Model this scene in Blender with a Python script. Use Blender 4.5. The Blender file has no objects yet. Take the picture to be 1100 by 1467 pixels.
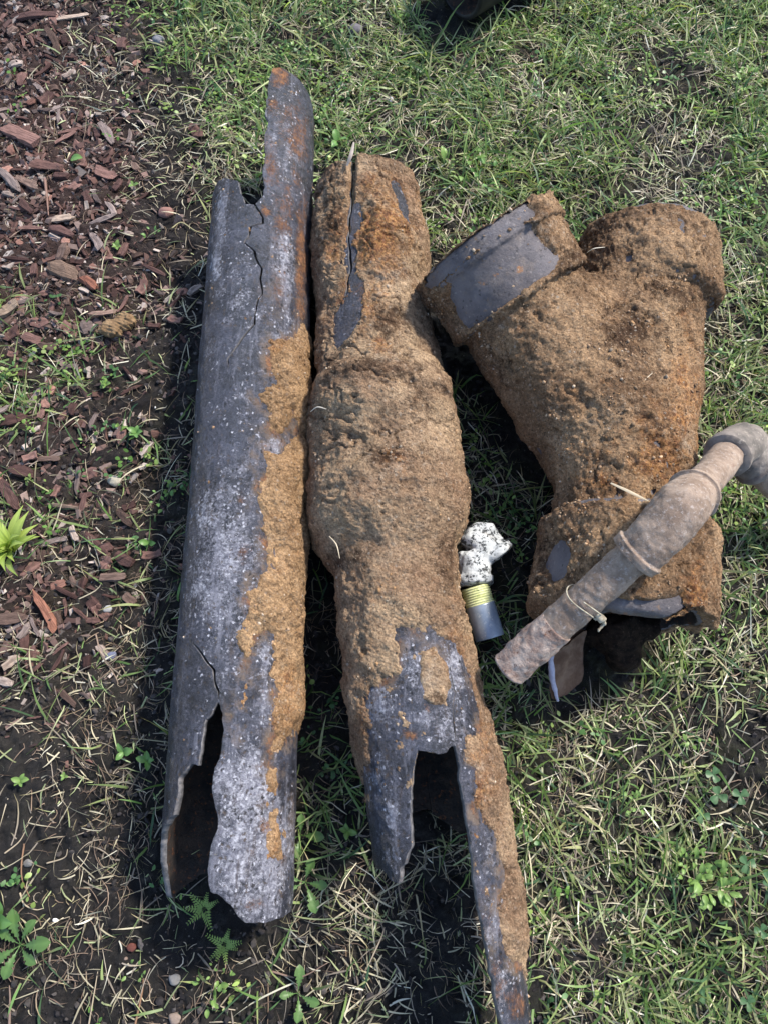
import bpy, math, time
import numpy as np
from mathutils import Vector

# ------------------------------------------------------------------ camera, light, exposure
FPX, TILT, CAMH = 1059.0, math.radians(18.4), 0.76      # focal length in photo pixels, tilt from straight down, height
scene = bpy.context.scene
cam_data = bpy.data.cameras.new('camera')
cam = bpy.data.objects.new('camera', cam_data)
scene.collection.objects.link(cam)
cam.location = (0, 0, CAMH)
cam.rotation_euler = (TILT, 0, 0)
cam_data.sensor_fit = 'VERTICAL'; cam_data.sensor_height = 36.0
cam_data.lens = 36.0 * FPX / 1467.0
cam_data.clip_start = 0.02; cam_data.clip_end = 500
scene.camera = cam

SUN_AZ, SUN_EL = math.radians(40), math.radians(47)      # azimuth from +x (image right) towards +y (image up)
sd = Vector((math.cos(SUN_AZ)*math.cos(SUN_EL), math.sin(SUN_AZ)*math.cos(SUN_EL), math.sin(SUN_EL)))
world = bpy.data.worlds.new('World'); scene.world = world; world.use_nodes = True
wn = world.node_tree; wn.nodes.clear()
sky = wn.nodes.new('ShaderNodeTexSky'); sky.sky_type = 'NISHITA'; sky.sun_disc = False
sky.sun_elevation = SUN_EL; sky.sun_rotation = math.atan2(sd.x, sd.y)
bg = wn.nodes.new('ShaderNodeBackground'); bg.inputs['Strength'].default_value = 0.15
wo = wn.nodes.new('ShaderNodeOutputWorld')
wn.links.new(sky.outputs[0], bg.inputs['Color']); wn.links.new(bg.outputs[0], wo.inputs['Surface'])
sl = bpy.data.lights.new('sun', 'SUN'); sl.energy = 3.15; sl.angle = math.radians(6); sl.color = (1.0, 0.93, 0.82)
so = bpy.data.objects.new('sun', sl); scene.collection.objects.link(so)
so.rotation_euler = sd.to_track_quat('Z', 'Y').to_euler()
scene.view_settings.view_transform = 'Standard'; scene.view_settings.look = 'None'
scene.view_settings.gamma = 1.0; scene.view_settings.use_curve_mapping = False
scene.view_settings.exposure = 1.12

rng = np.random.default_rng(7)
COL = scene.collection
PI = math.pi

# ------------------------------------------------------------------ camera model helpers
ct, st = math.cos(TILT), math.sin(TILT)
def W(px, py, z=0.0):
    """point where the ray of photo pixel px,py meets height z"""
    dx = (px-550)/FPX; dy = (733.5-py)/FPX
    d = np.array([dx, st+dy*ct, -ct+dy*st])
    k = (z-CAMH)/d[2]
    return np.array([d[0]*k, d[1]*k, z])
def proj(P):
    x = P[:,0]; y = P[:,1]; z = P[:,2]-CAMH
    dep = y*st - z*ct
    up = y*ct + z*st
    return 550+FPX*x/dep, 733.5-FPX*up/dep, dep

# ------------------------------------------------------------------ numpy noise
def _h(i, j, k, seed):
    n = (i.astype(np.int64)*374761393 + j.astype(np.int64)*668265263 + k.astype(np.int64)*2147483647 + seed*1274126177) & 0xffffffff
    n = ((n ^ (n >> 13))*1274126177) & 0xffffffff
    n = ((n ^ (n >> 16))*2246822519) & 0xffffffff
    n = n ^ (n >> 15)
    return (n & 0xffffff)/float(0x7fffff)-1.0
def vnoise(P, freq, seed=0):
    Q = P*freq+1000.0
    I = np.floor(Q).astype(np.int64); F = Q-I
    F = F*F*F*(F*(F*6-15)+10)
    r = 0
    for a in (0, 1):
        wa = F[:,0] if a else 1-F[:,0]
        for b in (0, 1):
            wb = F[:,1] if b else 1-F[:,1]
            for c in (0, 1):
                wc = F[:,2] if c else 1-F[:,2]
                r = r+wa*wb*wc*_h(I[:,0]+a, I[:,1]+b, I[:,2]+c, seed)
    return r
def fbm(P, freq, octv=4, seed=0, gain=0.5):
    r = 0; a = 1.0; s = 0
    for o in range(octv):
        r = r+a*vnoise(P, freq*(2.03**o), seed+o*17); s += a; a *= gain
    return r/s*1.6
def ss(a, b, x):
    t = np.clip((x-a)/(b-a), 0, 1); return t*t*(3-2*t)
def v2(x, y, z=0.0):
    x = np.asarray(x, float); y = np.asarray(y, float)
    return np.stack([x, y, np.zeros_like(x)+z], 1)

# ------------------------------------------------------------------ object helpers
def mkmesh(name, V, faces_list, mats, matidx=None, smooth=True, attrs=None, cols=None):
    """faces_list: list of int arrays (n,3) or (n,4)"""
    me = bpy.data.meshes.new(name)
    V = np.asarray(V, np.float32)
    me.vertices.add(len(V)); me.vertices.foreach_set('co', V.ravel())
    loops = np.concatenate([np.asarray(f, np.int32).ravel() for f in faces_list])
    sizes = np.concatenate([np.full(len(f), np.asarray(f).shape[1], np.int32) for f in faces_list])
    starts = np.concatenate([[0], np.cumsum(sizes)[:-1]]).astype(np.int32)
    me.loops.add(len(loops)); me.loops.foreach_set('vertex_index', loops)
    me.polygons.add(len(sizes)); me.polygons.foreach_set('loop_start', starts); me.polygons.foreach_set('loop_total', sizes)
    if matidx is not None: me.polygons.foreach_set('material_index', np.asarray(matidx, np.int32))
    me.update(calc_edges=True)
    me.polygons.foreach_set('use_smooth', np.full(len(sizes), bool(smooth)))
    for m in (mats if isinstance(mats, (list, tuple)) else [mats]): me.materials.append(m)
    if cols is not None:
        ca = me.color_attributes.new('col', 'FLOAT_COLOR', 'POINT')
        c4 = np.ones((len(V), 4), np.float32); c4[:, :3] = cols
        ca.data.foreach_set('color', c4.ravel())
    me.update()
    return me
def link(name, me, parent=None, loc=(0, 0, 0), rot=(0, 0, 0), scale=(1, 1, 1)):
    o = bpy.data.objects.new(name, me); COL.objects.link(o)
    o.location = loc; o.rotation_euler = rot; o.scale = scale
    if parent is not None: o.parent = parent
    return o
def tag(o, label=None, cat=None, group=None, kind=None):
    if label: o['label'] = label
    if cat: o['category'] = cat
    if group: o['group'] = group
    if kind: o['kind'] = kind
    return o
def thing(name, loc, label, cat, group=None, rz=0):
    o = link(name, None, None, tuple(float(v) for v in loc), (0, 0, rz))
    return tag(o, label, cat, group)

# ------------------------------------------------------------------ material helpers
class M:
    def __init__(self, name):
        self.m = bpy.data.materials.new(name); self.m.use_nodes = True
        self.t = self.m.node_tree; self.t.nodes.clear()
        self.out = self.n('ShaderNodeOutputMaterial')
        self.co = self.n('ShaderNodeTexCoord').outputs['Object']
    def n(self, ty, **kw):
        nd = self.t.nodes.new(ty)
        for k, v in kw.items(): setattr(nd, k, v)
        return nd
    def s(self, sock, v):
        if v is None: return
        if hasattr(v, 'is_output') or isinstance(v, bpy.types.NodeSocket): self.t.links.new(v, sock)
        elif isinstance(v, (tuple, list)) and sock.type == 'RGBA': sock.default_value = (*v[:3], 1)
        else: sock.default_value = v
    def noise(self, scale, detail=4, rough=0.55, vec=None, dist=0.0, col=False):
        nd = self.n('ShaderNodeTexNoise'); self.s(nd.inputs['Vector'], vec or self.co)
        nd.inputs['Scale'].default_value = scale; nd.inputs['Detail'].default_value = detail
        nd.inputs['Roughness'].default_value = rough; nd.inputs['Distortion'].default_value = dist
        return nd.outputs['Color' if col else 'Fac']
    def vor(self, scale, feature='F1', out='Distance', vec=None, rnd=1.0):
        nd = self.n('ShaderNodeTexVoronoi', feature=feature); self.s(nd.inputs['Vector'], vec or self.co)
        nd.inputs['Scale'].default_value = scale; nd.inputs['Randomness'].default_value = rnd
        return nd.outputs[out]
    def scl(self, v):
        nd = self.n('ShaderNodeMapping'); self.s(nd.inputs['Vector'], self.co); nd.inputs['Scale'].default_value = v
        return nd.outputs[0]
    def rng(self, x, a, b, c=0.0, d=1.0, smooth=True):
        nd = self.n('ShaderNodeMapRange', interpolation_type='SMOOTHSTEP' if smooth else 'LINEAR')
        self.s(nd.inputs[0], x)
        for i, v in enumerate((a, b, c, d)): self.s(nd.inputs[1+i], v)
        return nd.outputs[0]
    def math(self, op, a, b=None, c=None):
        nd = self.n('ShaderNodeMath', operation=op)
        self.s(nd.inputs[0], a); self.s(nd.inputs[1], b); self.s(nd.inputs[2], c)
        return nd.outputs[0]
    def mix(self, f, a, b, mode='MIX'):
        nd = self.n('ShaderNodeMix', data_type='RGBA', blend_type=mode)
        self.s(nd.inputs['Factor'], f); self.s(nd.inputs[6], a); self.s(nd.inputs[7], b)
        return nd.outputs[2]
    def attr(self, name='col'):
        nd = self.n('ShaderNodeAttribute', attribute_name=name); return nd
    def sep(self, c):
        nd = self.n('ShaderNodeSeparateColor'); self.s(nd.inputs[0], c); return nd.outputs
    def bump(self, h, strength=0.5, dist=0.001, prev=None):
        nd = self.n('ShaderNodeBump'); self.s(nd.inputs['Height'], h)
        nd.inputs['Strength'].default_value = strength; nd.inputs['Distance'].default_value = dist
        self.s(nd.inputs['Normal'], prev); return nd.outputs[0]
    def bsdf(self, color, rough=0.8, spec=0.3, normal=None, metal=0.0, **kw):
        nd = self.n('ShaderNodeBsdfPrincipled')
        self.s(nd.inputs['Base Color'], color); self.s(nd.inputs['Roughness'], rough)
        self.s(nd.inputs['Specular IOR Level'], spec); self.s(nd.inputs['Metallic'], metal)
        self.s(nd.inputs['Normal'], normal)
        for k, v in kw.items(): self.s(nd.inputs[k], v)
        return nd.outputs[0]
    def flecks(self, scale, dens, size=0.38, soft=0.10, warp=0.004):
        """irregular random flecks; dens = share of cells filled (number or socket)"""
        nz = self.n('ShaderNodeVectorMath', operation='SUBTRACT'); self.s(nz.inputs[0], self.noise(scale*1.3, 4, 0.7, col=True)); nz.inputs[1].default_value = (.5, .5, .5)
        mu = self.n('ShaderNodeVectorMath', operation='SCALE'); self.s(mu.inputs[0], nz.outputs[0]); mu.inputs['Scale'].default_value = 2.2/scale
        ad = self.n('ShaderNodeVectorMath', operation='ADD'); self.s(ad.inputs[0], self.co); self.s(ad.inputs[1], mu.outputs[0])
        v = self.vor(scale, vec=ad.outputs[0]); c_ = self.sep(self.vor(scale, out='Color', vec=ad.outputs[0]))
        return self.math('MULTIPLY', self.rng(v, size+soft, size-soft), self.math('LESS_THAN', c_[0], dens)), c_
    def done(self, sh):
        self.t.links.new(sh, self.out.inputs['Surface']); return self.m

def soil_crust_mat(name, ca, cb, orange, orange_amt=0.5, grit=0.5):
    """col attribute: R = extra orange rust, G = paleness, B = dark stain and painted shade"""
    m = M(name)
    at = m.sep(m.attr().outputs['Color'])
    n1 = m.noise(14, 5, 0.6); n2 = m.noise(70, 8, 0.75); n3 = m.noise(420, 5, 0.75)
    c = m.mix(m.rng(n1, 0.35, 0.65), ca, cb)
    of = m.rng(m.math('ADD', m.noise(34, 9, 0.78), m.math('MULTIPLY', at[0], 0.30)), 0.53, 0.80)
    c = m.mix(m.math('MULTIPLY', of, 0.85), c, m.mix(m.rng(m.noise(200, 5, .7), .4, .6), orange, (orange[0]*.42, orange[1]*.32, orange[2]*.4)))
    c = m.mix(m.math('MULTIPLY', m.rng(m.math('ADD', m.noise(95, 8, 0.78), m.math('MULTIPLY', at[1], 0.22)), 0.56, 0.80), 0.7), c, (0.43, 0.36, 0.285))
    c = m.mix(m.math('MULTIPLY', m.rng(m.math('ADD', n2, m.math('MULTIPLY', at[2], -0.20)), 0.47, 0.27), 0.85), c, (0.065, 0.038, 0.025))
    c = m.mix(0.9, c, m.mix(m.rng(n3, 0.26, 0.74, smooth=False), (0.30, 0.28, 0.26), (1.85, 1.83, 1.8)), 'MULTIPLY')
    c = m.mix(0.7, c, m.mix(m.rng(m.noise(170, 8, 0.8), 0.3, 0.7, smooth=False), (0.45, 0.42, 0.40), (1.6, 1.58, 1.56)), 'MULTIPLY')
    v = m.vor(210); vc = m.sep(m.vor(210, out='Color'))
    g = m.math('MULTIPLY', m.rng(v, 0.34, 0.2), m.rng(vc[0], 0.84, 0.86))
    c = m.mix(m.math('MULTIPLY', g, grit), c, m.mix(vc[1], (0.56, 0.50, 0.42), (0.40, 0.24, 0.15)))
    v = m.vor(480); vc2 = m.sep(m.vor(480, out='Color'))
    g2 = m.math('MULTIPLY', m.rng(v, 0.36, 0.22), m.rng(vc2[0], 0.72, 0.76))
    c = m.mix(m.math('MULTIPLY', g2, 0.7), c, m.mix(m.rng(vc2[1], 0.4, 0.6), (0.56, 0.43, 0.30), (0.05, 0.032, 0.022)))
    q1, k1 = m.flecks(150, 0.20, 0.30); q2, k2 = m.flecks(330, 0.34, 0.36)
    c = m.mix(m.math('MULTIPLY', q1, 0.30), c, m.mix(m.rng(k1[1], .3, .7), (0.075, 0.045, 0.03), (0.44, 0.32, 0.21)))
    c = m.mix(m.math('MULTIPLY', q2, 0.38), c, m.mix(m.rng(k2[1], .3, .7), (0.06, 0.036, 0.024), (0.56, 0.42, 0.29)))
    pit = m.rng(m.noise(150, 7, 0.8), 0.30, 0.44)
    rough_area = m.rng(m.noise(22, 4, 0.6), 0.38, 0.62, 0.25, 1.0)
    c = m.mix(m.math('MULTIPLY', m.rng(m.noise(17, 6, 0.7), 0.54, 0.70), 0.6), c, m.mix(0.5, (0.10, 0.06, 0.04), c))
    b = m.bump(m.math('MULTIPLY', m.noise(110, 9, 0.8), rough_area), 1.0, 0.010)
    b = m.bump(pit, 0.8, 0.003, b)
    b = m.bump(m.noise(430, 6, 0.8), 1.0, 0.0035, b)
    b = m.bump(m.math('ADD', q1, m.math('MULTIPLY', q2, 0.6)), 0.5, 0.0016, b)
    b = m.bump(m.vor(420), 0.6, 0.0012, b)
    return m.done(m.bsdf(c, 0.95, 0.12, b))

def iron_mat(name):
    """col attribute: R = rust, G = pale scale, B = dust"""
    m = M(name)
    at = m.sep(m.attr().outputs['Color'])
    n1 = m.noise(18, 6, 0.7); n2 = m.noise(90, 9, 0.8); n3 = m.noise(420, 6, 0.8)
    nf = m.math('ADD', m.math('MULTIPLY', n2, 0.5), m.math('MULTIPLY', n3, 0.5))
    c = m.mix(m.rng(n1, 0.3, 0.7), (0.014, 0.015, 0.021), (0.060, 0.065, 0.090))
    c = m.mix(m.math('MULTIPLY', m.rng(nf, 0.48, 0.62), 0.75), c, (0.15, 0.15, 0.185))
    c = m.mix(m.math('MULTIPLY', m.rng(m.noise(210, 6, 0.8), 0.46, 0.34), 0.8), c, (0.014, 0.014, 0.017))
    c = m.mix(m.math('MULTIPLY', m.rng(m.noise(48, 9, 0.8), 0.56, 0.72), 0.7), c, (0.13, 0.09, 0.07))
    c = m.mix(0.9, c, m.mix(m.rng(m.noise(520, 6, 0.85), 0.30, 0.70, smooth=False), (0.25, 0.25, 0.25), (2.0, 2.0, 2.05)), 'MULTIPLY')
    df = m.rng(m.math('ADD', m.noise(60, 9, 0.8), m.math('MULTIPLY', at[2], 0.42)), 0.60, 0.88)
    c = m.mix(m.math('MULTIPLY', df, 0.8), c, m.mix(n3, (0.09, 0.065, 0.05), (0.34, 0.25, 0.18)))
    sc = m.math('ADD', m.math('ADD', m.math('MULTIPLY', m.noise(46, 4, 0.6), 0.30), m.math('MULTIPLY', nf, 0.9)), m.math('MULTIPLY', at[1], 0.20))
    brk = m.rng(m.noise(230, 8, 0.85), 0.40, 0.54)
    sf = m.math('MULTIPLY', m.rng(sc, 0.665, 0.80), m.math('ADD', 0.35, m.math('MULTIPLY', m.math('MULTIPLY', brk, m.rng(m.noise(34, 8, 0.8), 0.36, 0.56)), 0.75)))
    c = m.mix(m.math('MULTIPLY', sf, 0.9), c, m.mix(m.rng(m.noise(260, 4, 0.7), 0.35, 0.65), (0.16, 0.16, 0.205), (0.70, 0.70, 0.78)))
    pz = m.noise(30, 6, 0.75)
    pd = m.math('MULTIPLY', m.rng(pz, 0.36, 0.66), m.math('ADD', 0.07, m.math('MULTIPLY', at[1], 0.62)))
    stk = m.noise(1.0, 7, 0.75, vec=m.scl((95, 11, 95)))
    c = m.mix(m.math('MULTIPLY', m.rng(m.math('ADD', stk, m.math('MULTIPLY', at[1], 0.12)), 0.55, 0.72), 0.55), c, (0.30, 0.30, 0.36))
    c = m.mix(m.math('MULTIPLY', m.rng(stk, 0.44, 0.30), 0.6), c, (0.075, 0.05, 0.038))
    f1, c1 = m.flecks(330, pd); f2, c2 = m.flecks(170, m.math('MULTIPLY', pd, 0.55), 0.30); f3, c3 = m.flecks(240, 0.30, 0.36)
    c = m.mix(m.math('MULTIPLY', f3, 0.85), c, m.mix(m.rng(c3[1], .35, .65), (0.010, 0.010, 0.012), (0.10, 0.072, 0.055)))
    c = m.mix(m.math('MULTIPLY', f2, 0.85), c, m.mix(c2[1], (0.20, 0.20, 0.25), (0.60, 0.60, 0.68)))
    c = m.mix(m.math('MULTIPLY', f1, 0.9), c, m.mix(c1[1], (0.22, 0.22, 0.28), (0.80, 0.80, 0.88)))
    yl = m.rng(m.noise(110, 6, 0.75), 0.66, 0.72)
    c = m.mix(m.math('MULTIPLY', yl, 0.6), c, (0.36, 0.30, 0.13))
    rf = m.rng(m.math('ADD', m.math('ADD', m.math('MULTIPLY', m.noise(62, 9, 0.82), 0.6), m.math('MULTIPLY', n3, 0.4)), m.math('MULTIPLY', at[0], 0.24)), 0.60, 0.76)
    c = m.mix(m.math('MULTIPLY', rf, 0.92), c, m.mix(m.rng(m.noise(170, 7, 0.8), 0.35, 0.65), (0.09, 0.035, 0.022), (0.42, 0.19, 0.075)))
    ro = m.rng(m.math('ADD', m.math('ADD', sf, rf), df), 0.0, 1.0, 0.34, 0.88)
    b = m.bump(m.noise(60, 9, 0.8), 0.9, 0.005)
    b = m.bump(m.noise(170, 8, 0.85), 0.9, 0.003, b)
    b = m.bump(m.math('ADD', m.noise(430, 6, 0.8), m.math('MULTIPLY', m.math('ADD', sf, rf), 0.7)), 0.9, 0.0018, b)
    b = m.bump(m.math('SUBTRACT', m.math('ADD', f1, f2), f3), 0.7, 0.0012, b)
    return m.done(m.bsdf(c, ro, 0.5, b))

def simple_mat(name, ca, cb, scale=40, rough=0.85, spec=0.2, bscale=200, bstr=0.5, bdist=0.001, detail=6, metal=0.0, cc=None):
    m = M(name)
    c = m.mix(m.rng(m.noise(scale, detail, 0.65), 0.32, 0.68), ca, cb)
    if cc: c = m.mix(m.rng(m.noise(scale*3, 5, 0.7), 0.56, 0.68), c, cc)
    b = m.bump(m.noise(bscale, 6, 0.7), bstr, bdist)
    return m.done(m.bsdf(c, rough, spec, b, metal))

MAT = {}
MAT['crust'] = soil_crust_mat('pale brown soil', (0.26, 0.17, 0.11), (0.45, 0.325, 0.21), (0.50, 0.26, 0.10))
MAT['crust_orange'] = soil_crust_mat('orange brown soil', (0.31, 0.195, 0.105), (0.47, 0.31, 0.175), (0.50, 0.25, 0.09))
MAT['crust_dark'] = soil_crust_mat('darker brown soil', (0.215, 0.135, 0.08), (0.41, 0.275, 0.165), (0.46, 0.23, 0.085))
MAT['iron'] = iron_mat('weathered cast iron')
MAT['inner'] = simple_mat('blackened inside', (0.014, 0.013, 0.014), (0.05, 0.035, 0.028), 60, 0.8, 0.3, 160, 1.0, 0.003, cc=(0.16, 0.06, 0.025))
MAT['edge'] = simple_mat('broken iron edge', (0.05, 0.05, 0.055), (0.16, 0.15, 0.15), 160, 0.7, 0.4, 500, 0.6, 0.001)

# ground
m = M('dark garden soil')
at = m.sep(m.attr().outputs['Color'])
c = m.mix(m.rng(m.noise(7, 5, 0.6), 0.35, 0.65), (0.015, 0.0142, 0.0155), (0.034, 0.031, 0.031))
c = m.mix(m.rng(m.noise(90, 6, 0.7), 0.5, 0.75), c, (0.066, 0.057, 0.053))
c = m.mix(m.math('MULTIPLY', at[0], 0.6), c, m.mix(m.noise(160, 5, 0.7), (0.03, 0.016, 0.013), (0.13, 0.07, 0.055)))
c = m.mix(m.math('MULTIPLY', at[1], m.rng(m.noise(25, 6, 0.7), 0.4, 0.75)), c, (0.10, 0.10, 0.045))
v = m.vor(300); vc = m.sep(m.vor(300, out='Color'))
c = m.mix(m.math('MULTIPLY', m.math('MULTIPLY', m.rng(v, 0.32, 0.2), m.rng(vc[0], 0.9, 0.93)), 0.7), c, (0.2, 0.18, 0.16))
b = m.bump(m.noise(90, 9, 0.8), 1.0, 0.009); b = m.bump(m.noise(330, 6, 0.8), 1.0, 0.003, b)
MAT['soil'] = m.done(m.bsdf(c, 0.9, 0.22, b))

def leafy_mat(name, trans=0.35, rough=0.45):
    m = M(name)
    col = m.attr().outputs['Color']
    col = m.mix(0.35, col, m.mix(m.noise(250, 3), (0.6, 0.6, 0.6), (1.4, 1.4, 1.4)), 'MULTIPLY')
    p = m.bsdf(col, rough, 0.35)
    tr = m.n('ShaderNodeBsdfTranslucent'); m.s(tr.inputs[0], m.mix(1.0, col, (1.5, 1.6, 0.8), 'MULTIPLY'))
    mx = m.n('ShaderNodeMixShader'); mx.inputs[0].default_value = trans
    m.t.links.new(p, mx.inputs[1]); m.t.links.new(tr.outputs[0], mx.inputs[2])
    return m.done(mx.outputs[0])
MAT['grass'] = leafy_mat('grass blade', 0.35, 0.42)
MAT['straw'] = leafy_mat('dry straw', 0.18, 0.6)
MAT['leaf'] = leafy_mat('weed leaf', 0.3, 0.4)

m = M('mulch wood')
col = m.attr().outputs['Color']
fib = m.noise(1.0, 6, 0.7, vec=m.scl((60, 700, 700)))
c = m.mix(0.9, col, m.mix(m.rng(fib, 0.3, 0.7), (0.4, 0.38, 0.38), (1.5, 1.5, 1.5)), 'MULTIPLY')
oi = m.n('ShaderNodeObjectInfo').outputs['Random']
c = m.mix(1.0, c, m.mix(oi, (0.45, 0.42, 0.42), (1.45, 1.5, 1.5)), 'MULTIPLY')
MAT['wood'] = m.done(m.bsdf(c, 0.85, 0.2, m.bump(fib, 0.9, 0.0015)))
m = M('crumbs')
col = m.attr().outputs['Color']
MAT['crumb'] = m.done(m.bsdf(m.mix(0.6, col, m.mix(m.noise(500, 3), (0.5, 0.5, 0.5), (1.5, 1.5, 1.5)), 'MULTIPLY'), 0.9, 0.2, m.bump(m.noise(400, 4), 0.6, 0.001)))

# ------------------------------------------------------------------ ground cover maps (100-pixel cells of the photographed ground, as rows)
Gm = np.array([[0,2,6,6,6,7,7,7,8,7,7],[0,1,4,6,6,6,6,6,6,7,7],[0,0,0,3,5,5,6,7,7,7,7],[0,1,0,1,3,5,7,6,6,6,6],[1,3,0,0,0,2,5,5,5,5,5],
 [5,3,2,0,0,1,4,4,3,4,6],[2,1,4,1,0,0,4,4,2,3,5],[5,2,3,0,1,0,5,5,3,4,6],[3,3,3,0,2,0,5,4,2,4,5],[3,2,4,0,4,1,5,6,6,6,5],
 [2,2,2,0,3,1,3,6,6,6,4],[1,1,3,1,5,3,3,6,4,4,5],[1,1,2,3,4,3,2,5,4,7,6],[1,1,1,2,2,1,1,4,4,6,6],[1,1,1,2,2,1,1,4,4,6,6]], float)/9
Sm = np.array([[2,4,6,6,6,5,4,5,5,7,5],[1,5,5,6,6,6,5,7,7,6,5],[1,2,4,5,5,5,7,5,6,6,6],[1,1,2,3,3,5,5,5,5,5,6],[1,4,4,2,0,2,3,4,4,5,7],
 [5,2,3,1,0,1,4,4,3,4,5],[4,2,4,1,0,0,4,4,2,3,5],[3,2,3,0,1,0,5,5,3,4,4],[3,4,3,0,1,0,4,4,2,4,6],[5,5,4,0,1,1,4,4,4,4,6],
 [4,4,3,0,1,1,3,6,6,6,4],[4,4,3,1,2,2,3,5,4,4,3],[2,3,3,2,3,4,4,5,7,4,4],[2,3,4,4,6,5,2,6,6,5,4],[2,3,4,4,6,5,2,6,6,5,4]], float)/9
Mm = np.array([[7,3,0,0,0,0,0,0,0,0,0],[9,4,0,0,0,0,0,0,0,0,0],[9,6,1,0,0,0,0,0,0,0,0],[9,5,1,0,0,0,0,0,0,0,0],[9,4,1,0,0,0,0,0,0,0,0],
 [5,3,1,0,0,0,0,0,0,0,0],[6,3,1,0,0,0,0,0,0,0,0],[6,4,1,0,0,0,0,0,0,0,0],[6,2,1,0,0,0,0,0,0,0,0],[4,1,0,0,0,0,0,0,0,0,0],
 [1,0,0,0,0,0,0,0,0,0,0],[0,0,0,0,0,0,0,0,0,0,0],[0,0,0,0,0,0,0,0,0,0,0],[0,0,0,0,0,0,0,0,0,0,0],[0,0,0,0,0,0,0,0,0,0,0]], float)/9
Gm[:, 6:] *= 0.9; Sm[:, 5:] *= 1.1; Mm[5:9] *= 0.7; Gm[0:9, 0:3] *= np.array([.5, .7, .75])[None]; Sm[0:9, 0:3] *= np.array([.6, .75, .7])[None]; Gm[1:4, 1:3] *= .5; Gm[5, 0] = .55; Gm[4, 0:2] = .25; Mm[:4, 0] = 1.0; Mm[0:5, 1] *= 1.25; Sm[9:, :4] *= 0.8; Sm[9:, 4:7] *= 0.8; Gm[9:, :] *= 0.85
def sample(mp, x, y, jit=0.02):
    """cover map read at a ground position"""
    q = v2(x, y)
    x2 = x+jit*vnoise(q, 14, 91); y2 = y+jit*vnoise(q, 14, 92)
    px, py, _ = proj(v2(x2, y2))
    u = np.clip(px/100-0.5, 0, 9.999); v = np.clip(py/97.8-0.5, 0, 13.999)
    i = np.floor(u).astype(int); j = np.floor(v).astype(int); fu = u-i; fv = v-j
    fu = fu*fu*(3-2*fu); fv = fv*fv*(3-2*fv)
    return (mp[j, i]*(1-fu)+mp[j, i+1]*fu)*(1-fv)+(mp[j+1, i]*(1-fu)+mp[j+1, i+1]*fu)*fv

def gh(x, y):
    q = v2(x, y)
    return 0.006*fbm(q, 5, 2, 3)+0.0035*fbm(q, 28, 3, 5)-0.003
def gh_f(x, y):
    q = v2(x, y)
    return gh(x, y)+0.0045*fbm(q, 75, 4, 8, 0.6)+0.0012*np.abs(fbm(q, 190, 2, 9))
def G(px, py, dz=0.0):
    p = W(px, py, 0.0); z = float(gh(np.array([p[0]]), np.array([p[1]]))[0]); p = W(px, py, z); p[2] += dz
    return p

# fine ground in a 2.6 x 2.6 m patch, coarse rings to the horizon
xs = np.concatenate([-np.geomspace(1.15, 150, 26)[::-1], np.arange(-0.75, 0.751, 0.0028), np.geomspace(1.15, 150, 26)])
ys = np.concatenate([-np.geomspace(0.8, 150, 26)[::-1], np.arange(-0.32, 1.22, 0.0028), np.geomspace(1.6, 150, 26)])
X, Y = np.meshgrid(xs, ys)
xf, yf = X.ravel(), Y.ravel()
Z = gh_f(xf, yf)
nx, ny = len(xs), len(ys)
idx = np.arange(nx*ny).reshape(ny, nx)
F = np.stack([idx[:-1, :-1], idx[:-1, 1:], idx[1:, 1:], idx[1:, :-1]], -1).reshape(-1, 4)
inr = (np.abs(xf) < 1.2) & (yf > -1.5) & (yf < 2.2)
cm = np.zeros((len(xf), 3))
cm[:, 0] = sample(Mm, xf, yf); cm[:, 1] = np.clip(sample(Gm, xf, yf), 0, 1)
me = mkmesh('ground', v2(xf, yf)+np.stack([0*Z, 0*Z, Z], 1), [F], MAT['soil'], cols=cm)
tag(link('ground', me), 'dark moist garden soil under thin lawn and mulch', None, kind='structure')

# ------------------------------------------------------------------ pixel polygons, signed distances, clipping of triangle sheets
def poly_sd(X, Y, poly):
    """signed distance, positive inside"""
    P = np.asarray(poly, float); n = len(P)
    d2 = np.full(X.shape, 1e9); inside = np.zeros(X.shape, bool)
    for i in range(n):
        ax, ay = P[i]; bx, by = P[(i+1) % n]
        ex, ey = bx-ax, by-ay; L = ex*ex+ey*ey+1e-18
        t = np.clip(((X-ax)*ex+(Y-ay)*ey)/L, 0, 1)
        d2 = np.minimum(d2, (X-ax-t*ex)**2+(Y-ay-t*ey)**2)
        c = ((ay > Y) != (by > Y))
        with np.errstate(divide='ignore', invalid='ignore'):
            inside ^= c & (X < (bx-ax)*(Y-ay)/(by-ay if by != ay else 1e-12)+ax)
    return np.where(inside, 1, -1)*np.sqrt(d2)

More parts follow.
